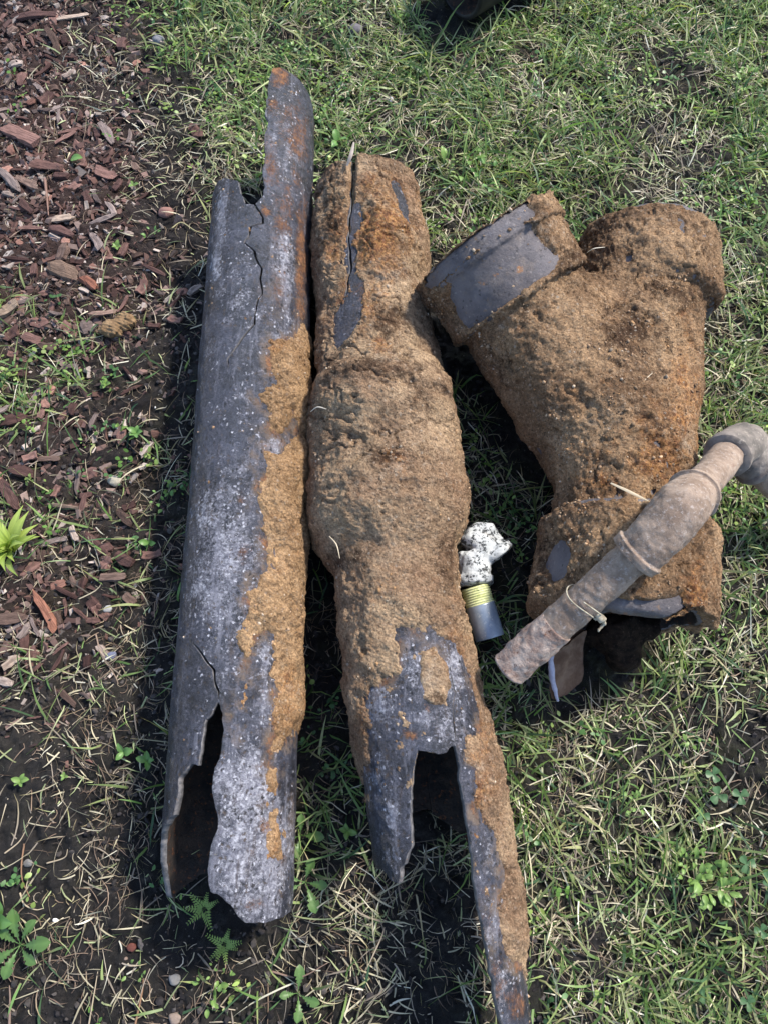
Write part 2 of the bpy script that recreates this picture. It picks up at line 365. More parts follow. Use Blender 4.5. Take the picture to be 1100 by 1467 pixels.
def split(A, T, s):
    """cut triangles T along s=0. A: vertex attributes, s: scalar per vertex. returns A, T, side, s"""
    pos = s >= 0
    P3 = pos[T]; cnt = P3.sum(1)
    mixed = (cnt == 1) | (cnt == 2)
    Tm = T[mixed]; Pm = P3[mixed]; c = cnt[mixed]
    lone = np.where(c[:, None] == 1, Pm, ~Pm)
    k = np.argmax(lone, 1); r = np.arange(len(Tm))
    a = Tm[r, k]; b = Tm[r, (k+1) % 3]; d = Tm[r, (k+2) % 3]
    N = len(A)
    e1 = np.minimum(a, b)*N+np.maximum(a, b); e2 = np.minimum(a, d)*N+np.maximum(a, d)
    ue, inv = np.unique(np.concatenate([e1, e2]), return_inverse=True)
    u = ue//N; v = ue % N
    w = s[u]/(s[u]-s[v]+1e-20); w = np.clip(w, 0.0, 1.0)
    An = A[u]+(A[v]-A[u])*w[:, None]
    A2 = np.concatenate([A, An]); s2 = np.concatenate([s, np.zeros(len(ue))])
    n1 = N+inv[:len(a)]; n2 = N+inv[len(a):]
    aside = (c == 1)
    T2 = np.concatenate([T[~mixed], np.stack([a, n1, n2], 1), np.stack([n1, b, d], 1), np.stack([n1, d, n2], 1)])
    side = np.concatenate([cnt[~mixed] == 3, aside, ~aside, ~aside])
    return A2, T2, side, s2
def clip(A, T, s):
    A, T, side, _ = split(A, T, s)
    T = T[side]
    used = np.unique(T); mp = np.zeros(len(A), int); mp[used] = np.arange(len(used))
    return A[used], mp[T]
def bedges(T):
    E = np.concatenate([T[:, [0, 1]], T[:, [1, 2]], T[:, [2, 0]]])
    k = np.minimum(E[:, 0], E[:, 1])*10**7+np.maximum(E[:, 0], E[:, 1])
    _, i, c = np.unique(k, return_index=True, return_counts=True)
    return E[i[c == 1]]

class Pipe:
    """a tube of varying radius along a bent axis near the ground; t in metres along the axis, phi around (0 = up, + = image right)"""
    def __init__(self, pts, dt=0.0014, nphi=250, zc=0.06):
        # pts rows: px, py, half-width in px of the silhouette ; axis height zc
        pts = np.asarray(pts, float)
        C = np.array([W(p[0], p[1], zc) for p in pts])
        dep = proj(C)[2]
        R = pts[:, 2]*dep/FPX
        seg = np.linalg.norm(np.diff(C, axis=0), axis=1); T = np.concatenate([[0], np.cumsum(seg)])
        self.L = T[-1]; self.zc = zc
        tt = np.linspace(0, self.L, int(self.L/dt))
        k = max(3, int(0.05/dt)); ker = np.hanning(k+2)[1:-1]; ker /= ker.sum()
        def smo(v):
            g = np.interp(tt, T, v); pad = np.pad(g, k, mode='reflect', reflect_type='odd')
            return np.convolve(pad, ker, 'same')[k:-k]
        self.tt = tt; self.cx = smo(C[:, 0]); self.cy = smo(C[:, 1]); self.rr = smo(R)
        self.pys = proj(np.stack([self.cx, self.cy, 0*tt+zc], 1))[1]
        self.nphi = nphi
        th, ph = np.meshgrid(tt, np.linspace(-PI, PI, nphi), indexing='ij')
        self.grid = np.stack([th.ravel(), ph.ravel()], 1)
        i = np.arange(len(tt)*nphi).reshape(len(tt), nphi)
        q = np.stack([i[:-1, :-1], i[:-1, 1:], i[1:, 1:], i[1:, :-1]], -1).reshape(-1, 4)
        self.tri = np.concatenate([q[:, [0, 1, 2]], q[:, [0, 2, 3]]])
        self.origin = np.array([self.cx[len(tt)//2], self.cy[len(tt)//2], 0.0])
        P = self.pos(self.grid, 0.0); Nn = self.nrm(self.grid)
        f = np.sum(Nn*(np.array([0, 0, CAMH])-P), 1) > 0
        self.fg = self.grid[f]; px, py, _ = proj(P[f]); self.fpx = px; self.fpy = py
    def frame(self, t):
        x = np.interp(t, self.tt, self.cx); y = np.interp(t, self.tt, self.cy)
        gx = np.interp(t, self.tt, np.gradient(self.cx, self.tt)); gy = np.interp(t, self.tt, np.gradient(self.cy, self.tt))
        l = np.sqrt(gx*gx+gy*gy); gx /= l; gy /= l
        return x, y, -gy, gx          # side vector: image right when the axis runs towards the viewer
    def r(self, t): return np.interp(t, self.tt, self.rr)
    def nrm(self, A):
        _, _, sx, sy = self.frame(A[:, 0]); s = np.sin(A[:, 1]); c = np.cos(A[:, 1])
        return np.stack([sx*s, sy*s, c], 1)
    def pos(self, A, off, rfun=None):
        x, y, sx, sy = self.frame(A[:, 0]); s = np.sin(A[:, 1]); c = np.cos(A[:, 1])
        rad = (self.r(A[:, 0]) if rfun is None else rfun(A[:, 0]))+off
        return np.stack([x+sx*s*rad, y+sy*s*rad, self.zc+c*rad], 1)
    def U(self, px, py):
        k = np.argmin((self.fpx-px)**2+(self.fpy-py)**2); return self.fg[k]
    def t_at(self, py): return float(np.interp(py, self.pys, self.tt))
    def metric(self, A):             # unrolled coordinates in metres
        return A[:, 0], A[:, 1]*0.058
    def um(self, pts):               # list of pixel pairs or ('t',t,phi) -> unrolled metric polygon
        out = []
        for p in pts:
            a = np.array([p[1], p[2]]) if isinstance(p[0], str) else self.U(*p)
            out.append((a[0], a[1]*0.058))
        return out

def build_wall(pipe, keep_poly, cracks, parent, iron, relief, maskfun, rfun, thick=0.0055, rag=0.0012, seed=1, name='pipe_wall'):
    A = pipe.grid; T = pipe.tri
    t, s = pipe.metric(A); q = v2(t, s, seed*3.1)
    f = poly_sd(t, s, keep_poly)+rag*fbm(q, 120, 3, seed)
    A, T = clip(A, T, f)
    for ck, wd in cracks:
        ck = np.array(pipe.um(ck)); o = np.argsort(ck[:, 0]); ck = ck[o]
        t, s = pipe.metric(A)
        cc = np.interp(t, ck[:, 0], ck[:, 1])+0.0008*vnoise(v2(t, 0*t), 170, 5)+0.0016*vnoise(v2(t, 0*t), 75, 6)
        w = np.interp(t, [ck[0, 0]-0.004, ck[0, 0], ck[-1, 0]-0.012, ck[-1, 0]], [-0.001, wd[0], wd[1], -0.0004])*(1+0.35*vnoise(v2(t, 0*t), 90, 9))
        w = w*np.sqrt(1+np.interp(t, 0.5*(ck[1:, 0]+ck[:-1, 0]), np.clip(np.diff(ck[:, 1])/(np.diff(ck[:, 0])+1e-6), -3, 3))**2)
        d = s-cc
        A3 = np.concatenate([A, d[:, None], w[:, None]], 1)
        A3, T, _, s2 = split(A3, T, d)
        dd = A3[:, 2].copy(); dd[-(len(A3)-len(A)):] = 0 if len(A3) > len(A) else dd[-1:]
        A3, T = clip(A3, T, np.abs(dd)-A3[:, 3]/2)
        A = A3[:, :2]
    # drop slivers
    ar = np.abs((A[T[:, 1], 0]-A[T[:, 0], 0])*(A[T[:, 2], 1]-A[T[:, 0], 1])-(A[T[:, 2], 0]-A[T[:, 0], 0])*(A[T[:, 1], 1]-A[T[:, 0], 1]))
    T = T[ar > 1e-12]
    base = pipe.pos(A, 0.0, rfun)
    rel = relief(base, A)
    Po = pipe.pos(A, rel, rfun); Pi = pipe.pos(A, rel-thick, rfun)
    n = len(A); E = bedges(T)
    V = np.concatenate([Po, Pi])-pipe.origin
    side = np.stack([E[:, 1], E[:, 0], E[:, 0]+n, E[:, 1]+n], 1)
    mi = np.concatenate([np.zeros(len(T)), np.ones(len(T)), np.full(len(side), 2)]).astype(int)
    mk = maskfun(Po, A, pipe); cols = np.concatenate([mk, np.zeros_like(mk)])
    me = mkmesh(name, V, [T, T[:, ::-1]+n, side], [iron, MAT['inner'], MAT['edge']], mi, cols=cols)
    return link(name, me, parent)

def build_crust(pipe, thfun, keep_poly, cracks, parent, mat, rfun, maskfun, label=None, name='soil_crust', seed=1, kin=0.0015):
    A = pipe.grid; T = pipe.tri
    t, s = pipe.metric(A); q = v2(t, s, seed*3.1)
    kf = poly_sd(t, s, keep_poly)+0.0012*fbm(q, 120, 3, seed)
    th = thfun(A, pipe.pos(A, 0, rfun))
    th = np.minimum(th, (kf-kin)*1.6)
    for ck, wd in cracks:
        ck = np.array(pipe.um(ck)); o = np.argsort(ck[:, 0]); ck = ck[o]
        cc = np.interp(t, ck[:, 0], ck[:, 1])+0.0008*vnoise(v2(t, 0*t), 170, 5)+0.0016*vnoise(v2(t, 0*t), 75, 6)
        w = np.interp(t, [ck[0, 0]-0.004, ck[0, 0], ck[-1, 0]-0.01, ck[-1, 0]], [-0.02, wd[0], wd[1], -0.02])
        th = np.minimum(th, (np.abs(s-cc)-w/2-0.0004)*2.2)
    A3 = np.concatenate([A, th[:, None]], 1)
    A3, T = clip(A3, T, th+0.0012)
    if len(T) == 0: return None
    A = A3[:, :2]; th = A3[:, 2]
    P = pipe.pos(A, th, rfun)
    me = mkmesh(name, P-pipe.origin, [T], mat, cols=maskfun(P, A, pipe))
    o = link(name, me, parent)
    if label: o['label'] = label
    return o

def blobs(P, lst, facing=None):
    px, py, _ = proj(P)
    r = np.zeros(len(P))
    for x, y, rx, ry, a in lst:
        r = np.maximum(r, a*np.exp(-((px-x)/rx)**2-((py-y)/ry)**2))
    return r

# ------------------------------------------------------------------ PIPE 1: long bare iron pipe, left
p1 = Pipe([(389, 80, 67), (377, 300, 73), (366, 500, 79), (356, 700, 84.5), (347, 850, 88), (338, 1000, 91.5), (331, 1150, 94), (323, 1290, 95.5), (321, 1345, 96)], zc=0.058)
r1 = lambda t: np.full_like(t, 0.0572)
tb_top = p1.t_at(335); tb_bot = p1.t_at(1262)
keep1 = p1.um([('p', tb_top, -PI-.1), ('p', p1.t_at(300), -2.2), (312, 256), (320, 254), (340, 257), (343, 276), (353, 291), (366, 290), (379, 276), (381, 265), (375, 249),
    (381, 227), (380, 189), (385, 170), (380, 162), (384, 137), (385, 110), (391, 96), (404, 95), (415, 100), (434, 115), (446, 135), ('p', p1.t_at(185), 1.75), ('p', p1.t_at(235), 2.1), ('p', tb_top, 2.6), ('p', tb_top, PI+.1),
    ('p', tb_bot, PI+.1), ('p', p1.t_at(1292), 1.7), (415, 1309), (387, 1319), (352, 1322), (341, 1312), (323, 1291), (302, 1277), (300, 1245), (300, 1213), (313, 1188), (309, 1160),
    (303, 1128), (306, 1100), (316, 1089), (320, 1047), (318, 1022), (311, 1004), (304, 1022), (293, 1029), (291, 1061), (284, 1096), (274, 1094), (256, 1114), (252, 1139), (246, 1167), ('p', p1.t_at(1200), -1.42), ('p', p1.t_at(1240), -1.6), ('p', p1.t_at(1290), -1.9), ('p', tb_bot, -2.5), ('p', tb_bot, -PI-.1)])
cr1 = [([(366, 288), (378, 309), (377, 317), (361, 322), (354, 339), (350, 346), (366, 358), (374, 380), (373, 393), (376, 418), (364, 448), (363, 462), (350, 480), (327, 511), (328, 532)], (0.0021, 0.0015)),
       ([(274, 921), (290, 942), (305, 960), (307, 976), (313, 990), (311, 1006)], (0.0010, 0.003))]
root1 = thing('broken_pipe', p1.origin, 'longest bare blue-grey cast iron pipe with soil strip down its right side, nearest the mulch', 'iron pipe')
def R1(py, phi): return ('p', p1.t_at(py), phi)
patches1 = [
 [(385, 486), (415, 484), R1(480, 1.2), R1(470, 2.2), R1(640, 2.3), R1(640, 1.25), (424, 600), (407, 625), (383, 617), (383, 593), (369, 565), (391, 546), (389, 522)],
 [(376, 640), (398, 644), (412, 632), R1(625, 1.2), R1(625, 2.3), R1(1050, 2.3), R1(1060, 1.2), (401, 1084), (387, 1085), (385, 1064), (398, 1046), (394, 1011), (383, 972), (394, 930), (388, 912), (372, 910), (366, 925), (358, 950), (352, 965), (366, 990),
  (355, 1018), (345, 1040), (337, 1061), (334, 1025), (340, 990), (349, 970), (341, 935), (341, 905), (352, 884), (352, 859), (363, 835), (381, 816), (383, 781), (372, 759), (371, 700), (372, 670)],
 [(380, 1092), (393, 1088), (402, 1100), (406, 1139), (410, 1195), (405, 1231), (394, 1238), (382, 1231), (380, 1195), (383, 1160), (380, 1121)]]
def relief1(P, A):
    return 0.0007*fbm(P, 22, 3, 11)+0.0005*fbm(P, 110, 3, 12)
def mask1(P, A, pipe):
    rust = blobs(P, [(395, 100, 16, 8, 1.1), (425, 200, 30, 70, .72), (390, 240, 18, 50, .75), (432, 380, 11, 120, 1.0), (405, 320, 22, 45, .75), (402, 112, 16, 16, 1.1), (392, 152, 14, 16, .8), (415, 160, 14, 18, .6), (412, 285, 12, 34, .75), (383, 303, 12, 10, .9), (398, 330, 22, 30, .5), (400, 410, 18, 45, .6), (425, 250, 14, 40, .7), (437, 300, 6, 30, .8),
        (345, 712, 8, 14, .8), (350, 790, 12, 18, .8), (297, 760, 5, 12, .6), (370, 610, 12, 20, .4), (360, 1220, 8, 8, .7), (365, 1295, 20, 12, .6), (383, 1250, 8, 10, .5), (427, 430, 7, 60, .7), (385, 1000, 18, 30, .45), (285, 880, 14, 12, .5)])
    pale = blobs(P, [(318, 310, 10, 40, .95), (310, 380, 12, 50, .8), (345, 430, 30, 60, .45), (409, 380, 13, 90, .95), (398, 480, 16, 14, .8), (350, 570, 20, 40, .4), (330, 700, 50, 50, .55), (390, 640, 18, 14, 1.1), (300, 740, 25, 50, .85), (330, 790, 45, 60, 1.0), (300, 850, 38, 50, .85),
        (330, 880, 40, 40, .7), (380, 940, 14, 40, .9), (380, 1010, 14, 45, .8), (350, 1130, 44, 70, 1.2), (365, 1220, 60, 100, 1.2), (350, 1290, 40, 30, .9), (395, 1290, 20, 40, .7), (320, 940, 30, 40, .4), (415, 200, 14, 80, .6), (395, 200, 20, 100, .35), (300, 500, 8, 60, .3)])
    dust = blobs(P, [(400, 200, 40, 90, .35), (400, 420, 24, 80, .5), (420, 1200, 10, 90, .6), (375, 960, 30, 60, .4), (360, 640, 14, 60, .3), (430, 600, 10, 300, .8), (280, 800, 20, 300, .15), (240, 900, 16, 300, .4)])
    t, s = pipe.metric(A)
    dd = np.full(len(t), -1.0)
    for pl in patches1: dd = np.maximum(dd, poly_sd(t, s, p1.um(pl)))
    nz = 0.5+0.8*fbm(P, 45, 4, 181, .65)
    dust = np.maximum(dust, ss(-0.022, 0.0, dd)*0.95*np.clip(nz, 0, 1)); rust = np.maximum(rust, ss(-0.010, 0.0, dd)*0.8*np.clip(nz, 0, 1.1))
    return np.stack([rust, pale, dust], 1)
build_wall(p1, keep1, cr1, root1, MAT['iron'], relief1, mask1, r1, seed=2)
for k, pl in enumerate(patches1):
    pm = p1.um(pl)
    def th1(A, P, pm=pm, k=k):
        t, s = p1.metric(A); q = v2(t, s, k)
        d = poly_sd(t, s, pm)+0.0046*fbm(q, 70, 6, 21+k, 0.70)+0.0016*fbm(q, 260, 2, 27+k)
        full = (0.0075 if k < 2 else 0.004)*(0.75+0.5*fbm(P, 20, 3, 31))*ss(2.5, 1.3, np.abs(A[:, 1]))
        return -0.002+(full+0.003)*(0.30*ss(-0.001, 0.0035, d)+0.70*ss(0.0, 0.024, d))+0.0016*fbm(P, 85, 4, 33, 0.65)+0.0006*fbm(P, 320, 2, 35)-0.003*ss(0.4, 0.8, fbm(P, 60, 3, 176, .6))
    def cm1(P, A, pipe):
        return np.stack([blobs(P, [(395, 500, 30, 30, .3), (400, 1150, 30, 90, .3), (415, 1000, 25, 60, .5), (345, 1010, 15, 40, .5)]), 0*P[:, 0]+.1, 0.25*ss(1.0, 1.5, A[:, 1])], 1)  # last channel paints the shade between the pipes onto the right flank
    build_crust(p1, th1, keep1, [], root1, MAT['crust_orange'], r1, cm1, seed=2)

# ------------------------------------------------------------------ PIPE 2: soil-caked pipe, middle
sil = [(215, 462, 572), (240, 455, 584), (300, 451, 602), (350, 450, 611), (400, 452, 611), (450, 456, 615), (500, 459, 625), (550, 455, 637), (600, 448, 652), (650, 438, 660), (700, 440, 665), (750, 449, 667), (790, 466, 662),
       (850, 482, 662), (900, 486, 672), (950, 491, 682), (1000, 498, 692), (1050, 505, 704), (1100, 514, 714), (1150, 522, 720), (1200, 530, 728), (1300, 546, 740), (1400, 562, 752), (1480, 574, 764), (1560, 588, 776)]
p2 = Pipe([((a+b)/2, y, (b-a)/2) for y, a, b in sil], dt=0.0014, nphi=260, zc=0.062)
rs2 = p2.rr.copy()
r2w_arr = np.minimum(rs2-0.0045*ss(1060, 960, p2.pys)-0.001, 0.0590)
r2w = lambda t: np.interp(t, p2.tt, r2w_arr)
def R2(py, phi): return ('p', p2.t_at(py), phi)
keep2 = p2.um([R2(262, -PI-.1), R2(245, -1.9), (459, 250), (466, 236), (480, 228), (497, 226), (506, 222), (516, 214), (528, 216), (545, 222), (562, 226), (578, 234), R2(245, 1.7), R2(262, PI+.1),
    R2(1165, PI+.1), R2(1215, 2.6), R2(1300, 2.35), R2(1540, 2.1), R2(1550, 1.2), (722, 1467), (711, 1430), (696, 1350), (682, 1270), (671, 1180), (661, 1110), (657, 1066), (650, 1068), (640, 1078), (628, 1081), (612, 1077), (598, 1076),
    (590, 1105), (586, 1130), (586, 1166), (590, 1212), (580, 1228), (572, 1245), (569, 1268), (560, 1262), (546, 1246), R2(1228, -1.35), R2(1200, -1.7), R2(1165, -2.4), R2(1165, -PI-.1)])
cr2 = [([(506, 220), (503, 250), (501, 285), (494, 340), (497, 360), (499, 385), (492, 420), (489, 434)], (0.0052, 0.0022)),
       ([(652, 965), (653, 1000), (655, 1040), (656, 1070)], (0.0006, 0.0016))]
root2 = thing('broken_pipe', p2.origin, 'middle cast iron pipe caked in brown soil with swollen joint and long split sliver', 'iron pipe')
bare2 = [p2.um(q) for q in (
   [(566, 901), (590, 903), (617, 899), (630, 910), (655, 914), (667, 935), (679, 963), (684, 1000), (688, 1040), (672, 1048), (660, 1050), (668, 1085), (675, 1108), (683, 1166), (708, 1212), (721, 1253), (717, 1295), (717, 1373), (733, 1384), (754, 1400), R2(1400, 1.9), R2(1560, 2.4), R2(1560, -2.4), R2(1110, -2.4), R2(1112, -1.5),
    (516, 1104), (528, 1100), (522, 1046), (524, 1005), (539, 980), (572, 968), (571, 940)],
   [(508, 288), (514, 310), (508, 330), (500, 345), (504, 362), (506, 380), (505, 395), (512, 405), (508, 425), (509, 450), (497, 475), (482, 489), (472, 480), (478, 452), (490, 430), (498, 415), (500, 400), (494, 375), (492, 345), (499, 320), (500, 290)],
   [(565, 255), (572, 250), (585, 290), (590, 315), (575, 290)])]
def relief2(P, A): return 0.0008*fbm(P, 20, 3, 41)+0.0005*fbm(P, 120, 3, 42)
def mask2(P, A, pipe):
    rust = blobs(P, [(587, 1053, 11, 8, 1.2), (612, 1015, 8, 12, .6), (682, 1090, 10, 50, .6), (700, 1300, 14, 60, .5), (715, 1400, 22, 60, .6), (740, 1440, 20, 40, .8), (560, 930, 40, 14, .4), (660, 950, 16, 40, .4), (492, 470, 14, 12, .3), (530, 400, 30, 90, .7)])
    pale = blobs(P, [(545, 1010, 22, 35, .9), (606, 1028, 16, 12, 1.1), (600, 960, 30, 50, .75), (650, 960, 24, 60, .8), (640, 1040, 20, 30, .7), (560, 1165, 10, 26, 1.1), (545, 1110, 28, 40, .5), (560, 1220, 16, 30, .6), (700, 1230, 14, 30, .5), (705, 1330, 14, 60, .5), (720, 1430, 20, 50, .6)])
    dust = blobs(P, [(530, 1130, 10, 60, .7), (620, 940, 40, 30, .6), (700, 1350, 20, 100, .5)])
    t, s = pipe.metric(A); dd = np.full(len(t), 1e3)
    for b_ in bare2: dd = np.minimum(dd, -poly_sd(t, s, b_))
    nz = np.clip(0.5+0.8*fbm(P, 45, 4, 182, .65), 0, 1)
    low_ = ss(780, 900, np.interp(t, p2.tt, p2.pys))
    dust = np.maximum(dust, ss(-0.020, 0.0, dd)*0.95*nz*low_); rust = np.maximum(rust, ss(-0.010, 0.0, dd)*0.8*nz*low_)
    return np.stack([rust, pale, dust], 1)
build_wall(p2, keep2, cr2, root2, MAT['iron'], relief2, mask2, r2w, seed=4)
soilin2 = p2.um([(600, 930), (625, 925), (648, 945), (652, 985), (645, 1015), (625, 1012), (604, 1005), (598, 965)])
def th2(A, P):
    t, s = p2.metric(A); q = v2(t, s, 5)
    d = np.full(len(t), 1e3)
    for b_ in bare2: d = np.minimum(d, -poly_sd(t, s, b_))
    d = d+0.0044*fbm(q, 70, 6, 51, 0.70)+0.0014*fbm(q, 260, 2, 58)
    full = p2.r(t)-r2w(t)
    low = ss(1060, 1180, np.interp(t, p2.tt, p2.pys))
    full = np.maximum(full, 0.002)+0.0025*low
    lump = 0.0042*fbm(P, 17, 3, 52)*ss(0.0, 0.02, d)+0.0018*fbm(P, 60, 3, 53)+0.0016*fbm(P, 150, 4, 54, 0.7)+0.0006*fbm(P, 400, 2, 57)-0.004*ss(0.45, 0.8, fbm(P, 60, 3, 173, .6))-0.003*ss(0.06, 0.0, np.abs(fbm(P, 28, 3, 174)))*ss(0.0, .4, fbm(P, 9, 2, 175))
    # ridges of the buried joint
    py = np.interp(t, p2.tt, p2.pys)
    wob = 14*vnoise(v2(s*1.0, t*0), 40, 55)
    lump = lump+0.0030*ss(500, 440, py)*ss(300, 380, py)*ss(0.004, 0.022, d)+0.0040*ss(542, 556, py+wob*.6)*(1-ss(590, 650, py))*ss(2.3, 1.0, np.abs(A[:, 1]+.2))+0.006*np.exp(-((py-578-wob)/16)**2)*ss(2.2, 0.5, np.abs(A[:, 1]+0.3))+0.006*np.exp(-((py-615-wob)/22)**2)*ss(1.6, 0.2, np.abs(A[:, 1]+0.5))+0.0045*np.exp(-((py-745-wob*1.6)/34)**2)*ss(2.0, 1.0, A[:, 1])-0.007*np.exp(-((py-664+wob+10*A[:, 1])/20)**2)*ss(1.3, 0.1, np.abs(A[:, 1]+0.15))
    lump = lump-0.006*np.exp(-((py-812-wob)/22)**2)-0.0015*np.exp(-((py-528-wob*1.4)/14)**2)
    th = -0.002+(full+0.002)*(0.42*ss(-0.001, 0.004, d)+0.58*ss(0.0, 0.024, d))+lump
    th = np.where(d > 0.005, np.maximum(th, 0.0018+0.0006*fbm(P, 150, 3, 54)), th)
    # loose grit on the bare patch
    d2 = poly_sd(t, s, soilin2)+0.003*fbm(q, 90, 4, 56, 0.6)
    th = np.maximum(th, -0.0025+0.0042*ss(-0.001, 0.004, d2)+0.0012*fbm(P, 150, 3, 54))
    return th
def cm2(P, A, pipe):
    rust = blobs(P, [(480, 340, 26, 120, .6), (560, 300, 40, 60, .6), (540, 330, 50, 70, 1.0), (500, 300, 25, 60, .4), (520, 430, 50, 30, .8), (545, 495, 20, 14, .8), (680, 1150, 30, 140, .5), (560, 655, 20, 8, .7), (640, 900, 40, 60, .3), (520, 1000, 25, 80, .3)])
    pale = blobs(P, [(560, 400, 30, 20, .9), (550, 510, 40, 18, .6), (460, 270, 16, 50, .6), (560, 700, 100, 120, .35), (610, 975, 30, 50, .6), (570, 240, 16, 12, .5), (690, 1100, 25, 40, .5)])
    dark = blobs(P, [(480, 300, 24, 60, .9), (560, 460, 30, 30, 1.0), (620, 1000, 30, 30, .6), (640, 800, 24, 40, .8), (540, 525, 80, 14, 1.1), (560, 650, 70, 14, .8), (500, 800, 40, 20, .9), (600, 560, 20, 50, .5), (590, 330, 12, 60, .6)])  # dark stains, plus shade of the joint's dip and creases painted in
    return np.stack([rust, pale, dark], 1)
build_crust(p2, th2, keep2, [cr2[0]], root2, MAT['crust'], r2w, cm2, seed=4, kin=0.0003)

# ------------------------------------------------------------------ distance-field solids meshed by surface nets
def surfnets(fun, lo, hi, h):
    lo = np.array(lo); n = np.ceil((np.array(hi)-lo)/h).astype(int)+1
    gx, gy, gz = [lo[i]+h*np.arange(n[i]) for i in range(3)]
    S = np.empty(n, np.float32)
    for i0 in range(0, n[0], 24):
        g = np.stack(np.meshgrid(gx[i0:i0+24], gy, gz, indexing='ij'), -1)
        S[i0:i0+24] = fun(g.reshape(-1, 3)).reshape(g.shape[:3])
    ins = S < 0
    c = [ins[a:n[0]-1+a, b_:n[1]-1+b_, d:n[2]-1+d] for a in (0, 1) for b_ in (0, 1) for d in (0, 1)]
    sm = np.sum(c, 0); act = (sm > 0) & (sm < 8)
    vid = -np.ones(act.shape, np.int64); I = np.argwhere(act); vid[act] = np.arange(len(I))
    acc = np.zeros((len(I), 3)); cnt = np.zeros(len(I))
    cs = [(a, b_, d) for a in (0, 1) for b_ in (0, 1) for d in (0, 1)]
    for p in cs:
        for ax in range(3):
            if p[ax] == 0:
                qv = list(p); qv[ax] = 1
                s0 = S[I[:, 0]+p[0], I[:, 1]+p[1], I[:, 2]+p[2]]; s1 = S[I[:, 0]+qv[0], I[:, 1]+qv[1], I[:, 2]+qv[2]]
                cr = (s0 < 0) != (s1 < 0)
                w = np.where(cr, s0/np.where(cr, s0-s1, 1), 0)
                pt = np.tile(np.array(p, float), (len(I), 1)); pt[:, ax] = w
                acc += pt*cr[:, None]; cnt += cr
    V = lo+h*(I+acc/cnt[:, None])
    Q = []
    for ax in range(3):
        sl0 = [slice(0, n[k]) for k in range(3)]; sl1 = list(sl0)
        sl0[ax] = slice(0, n[ax]-1); sl1[ax] = slice(1, n[ax])
        a = ins[tuple(sl0)]; b_ = ins[tuple(sl1)]
        E = np.argwhere(a != b_); u, w_ = [(1, 2), (2, 0), (0, 1)][ax]
        ok = (E[:, u] > 0) & (E[:, w_] > 0) & (E[:, u] < n[u]-1) & (E[:, w_] < n[w_]-1); E = E[ok]
        fl = a[tuple(E.T)]
        q = []
        for du, dw in ((-1, -1), (0, -1), (0, 0), (-1, 0)):
            e = E.copy(); e[:, u] += du; e[:, w_] += dw; q.append(vid[e[:, 0], e[:, 1], e[:, 2]])
        q = np.stack(q, 1); q[~fl] = q[~fl][:, ::-1]
        Q.append(q)
    return V, np.concatenate(Q)
def vnormals(V, Q):
    n = np.cross(V[Q[:, 2]]-V[Q[:, 0]], V[Q[:, 3]]-V[Q[:, 1]])
    N = np.zeros_like(V)
    for k in range(4): np.add.at(N, Q[:, k], n)
    return N/(np.linalg.norm(N, axis=1)[:, None]+1e-12)
def sd_cyl(P, a, b, r, r2=None, rnd=0.0):
    a = np.asarray(a, float); b = np.asarray(b, float); ax = b-a; L = np.linalg.norm(ax); ax /= L
    q = P-a; h = q@ax; rad = np.linalg.norm(q-h[:, None]*ax, axis=1)
    rr = r if r2 is None else r+(r2-r)*np.clip(h/L, 0, 1)
    dx = rad-rr+rnd; dy = np.abs(h-L/2)-L/2+rnd
    return np.minimum(np.maximum(dx, dy), 0)+np.sqrt(np.maximum(dx, 0)**2+np.maximum(dy, 0)**2)-rnd
def smin(a, b, k):
    h = np.clip(0.5+0.5*(b-a)/k, 0, 1); return b*(1-h)+a*h-k*h*(1-h)
def smax(a, b, k): return -smin(-a, -b, k)

# ------------------------------------------------------------------ Y FITTING
yb0 = W(889, 901, 0.082); yb1 = W(887, 707, 0.168); yb1 = np.array([W(893, 722, 0.082)[0], yb1[1], 0.082]); ybs = W(877, 870, 0.082)            # lower bell
ym1 = W(915, 390, 0.078)                                       # main barrel to upper right bell
yr0 = W(924, 379, 0.156); yr0[0] = W(922, 420, .08)[0]; yr0[2] = 0.08; yr1 = W(930, 282, 0.156); yr1[0] = W(927, 350, .08)[0]; yr1[2] = 0.08
yj = W(868, 640, 0.076)                                        # where the branch leaves
yl0 = W(745, 438, 0.102); yl1 = W(692, 351, 0.126)
dirL = (yl1-yl0)/np.linalg.norm(yl1-yl0)
dirR = (yr1-yr0)/np.linalg.norm(yr1-yr0)
def y_solid(P, g):
    """g = growth of the surface (0 metal, >0 soil)"""
    d = sd_cyl(P, ybs, ym1, 0.060+g, 0.062+g, 0.004)
    d = smin(d, sd_cyl(P, yj+np.array([0, 0, 0]), yl0, 0.060+g, 0.062+g, 0.004), 0.02)
    web = sd_cyl(P, W(862, 585, .074), W(850, 440, .082), 0.05+g, 0.036+g, 0.01)
    d = smin(d, web, 0.03)
    d = smin(d, sd_cyl(P, yb0, yb1, 0.0775+g, 0.0765+g, 0.008+g), 0.008)
    d = smin(d, sd_cyl(P, yl0, yl1, 0.0725+g, 0.0715+g, 0.003), 0.005)
    d = smin(d, sd_cyl(P, yl1-dirL*0.020, yl1+dirL*0.002, 0.0765+g, 0.0755+g, 0.003), 0.0012)
    d = smin(d, sd_cyl(P, yr0, yr1, 0.0680+g, 0.0695+g, 0.004+g), 0.008)
    return d
def y_cav(P):
    c = sd_cyl(P, yb0+np.array([0.002, -.05, 0]), yb1+np.array([0.0, -.02, 0]), 0.058, 0.056, 0.002)
    c = np.minimum(c, sd_cyl(P, yl1+dirL*0.05, yl1-dirL*0.05, 0.066, 0.062, 0.002))
    c = np.minimum(c, sd_cyl(P, yr1+dirR*0.05, yr1-dirR*0.03, 0.062, 0.060, 0.002))
    return c
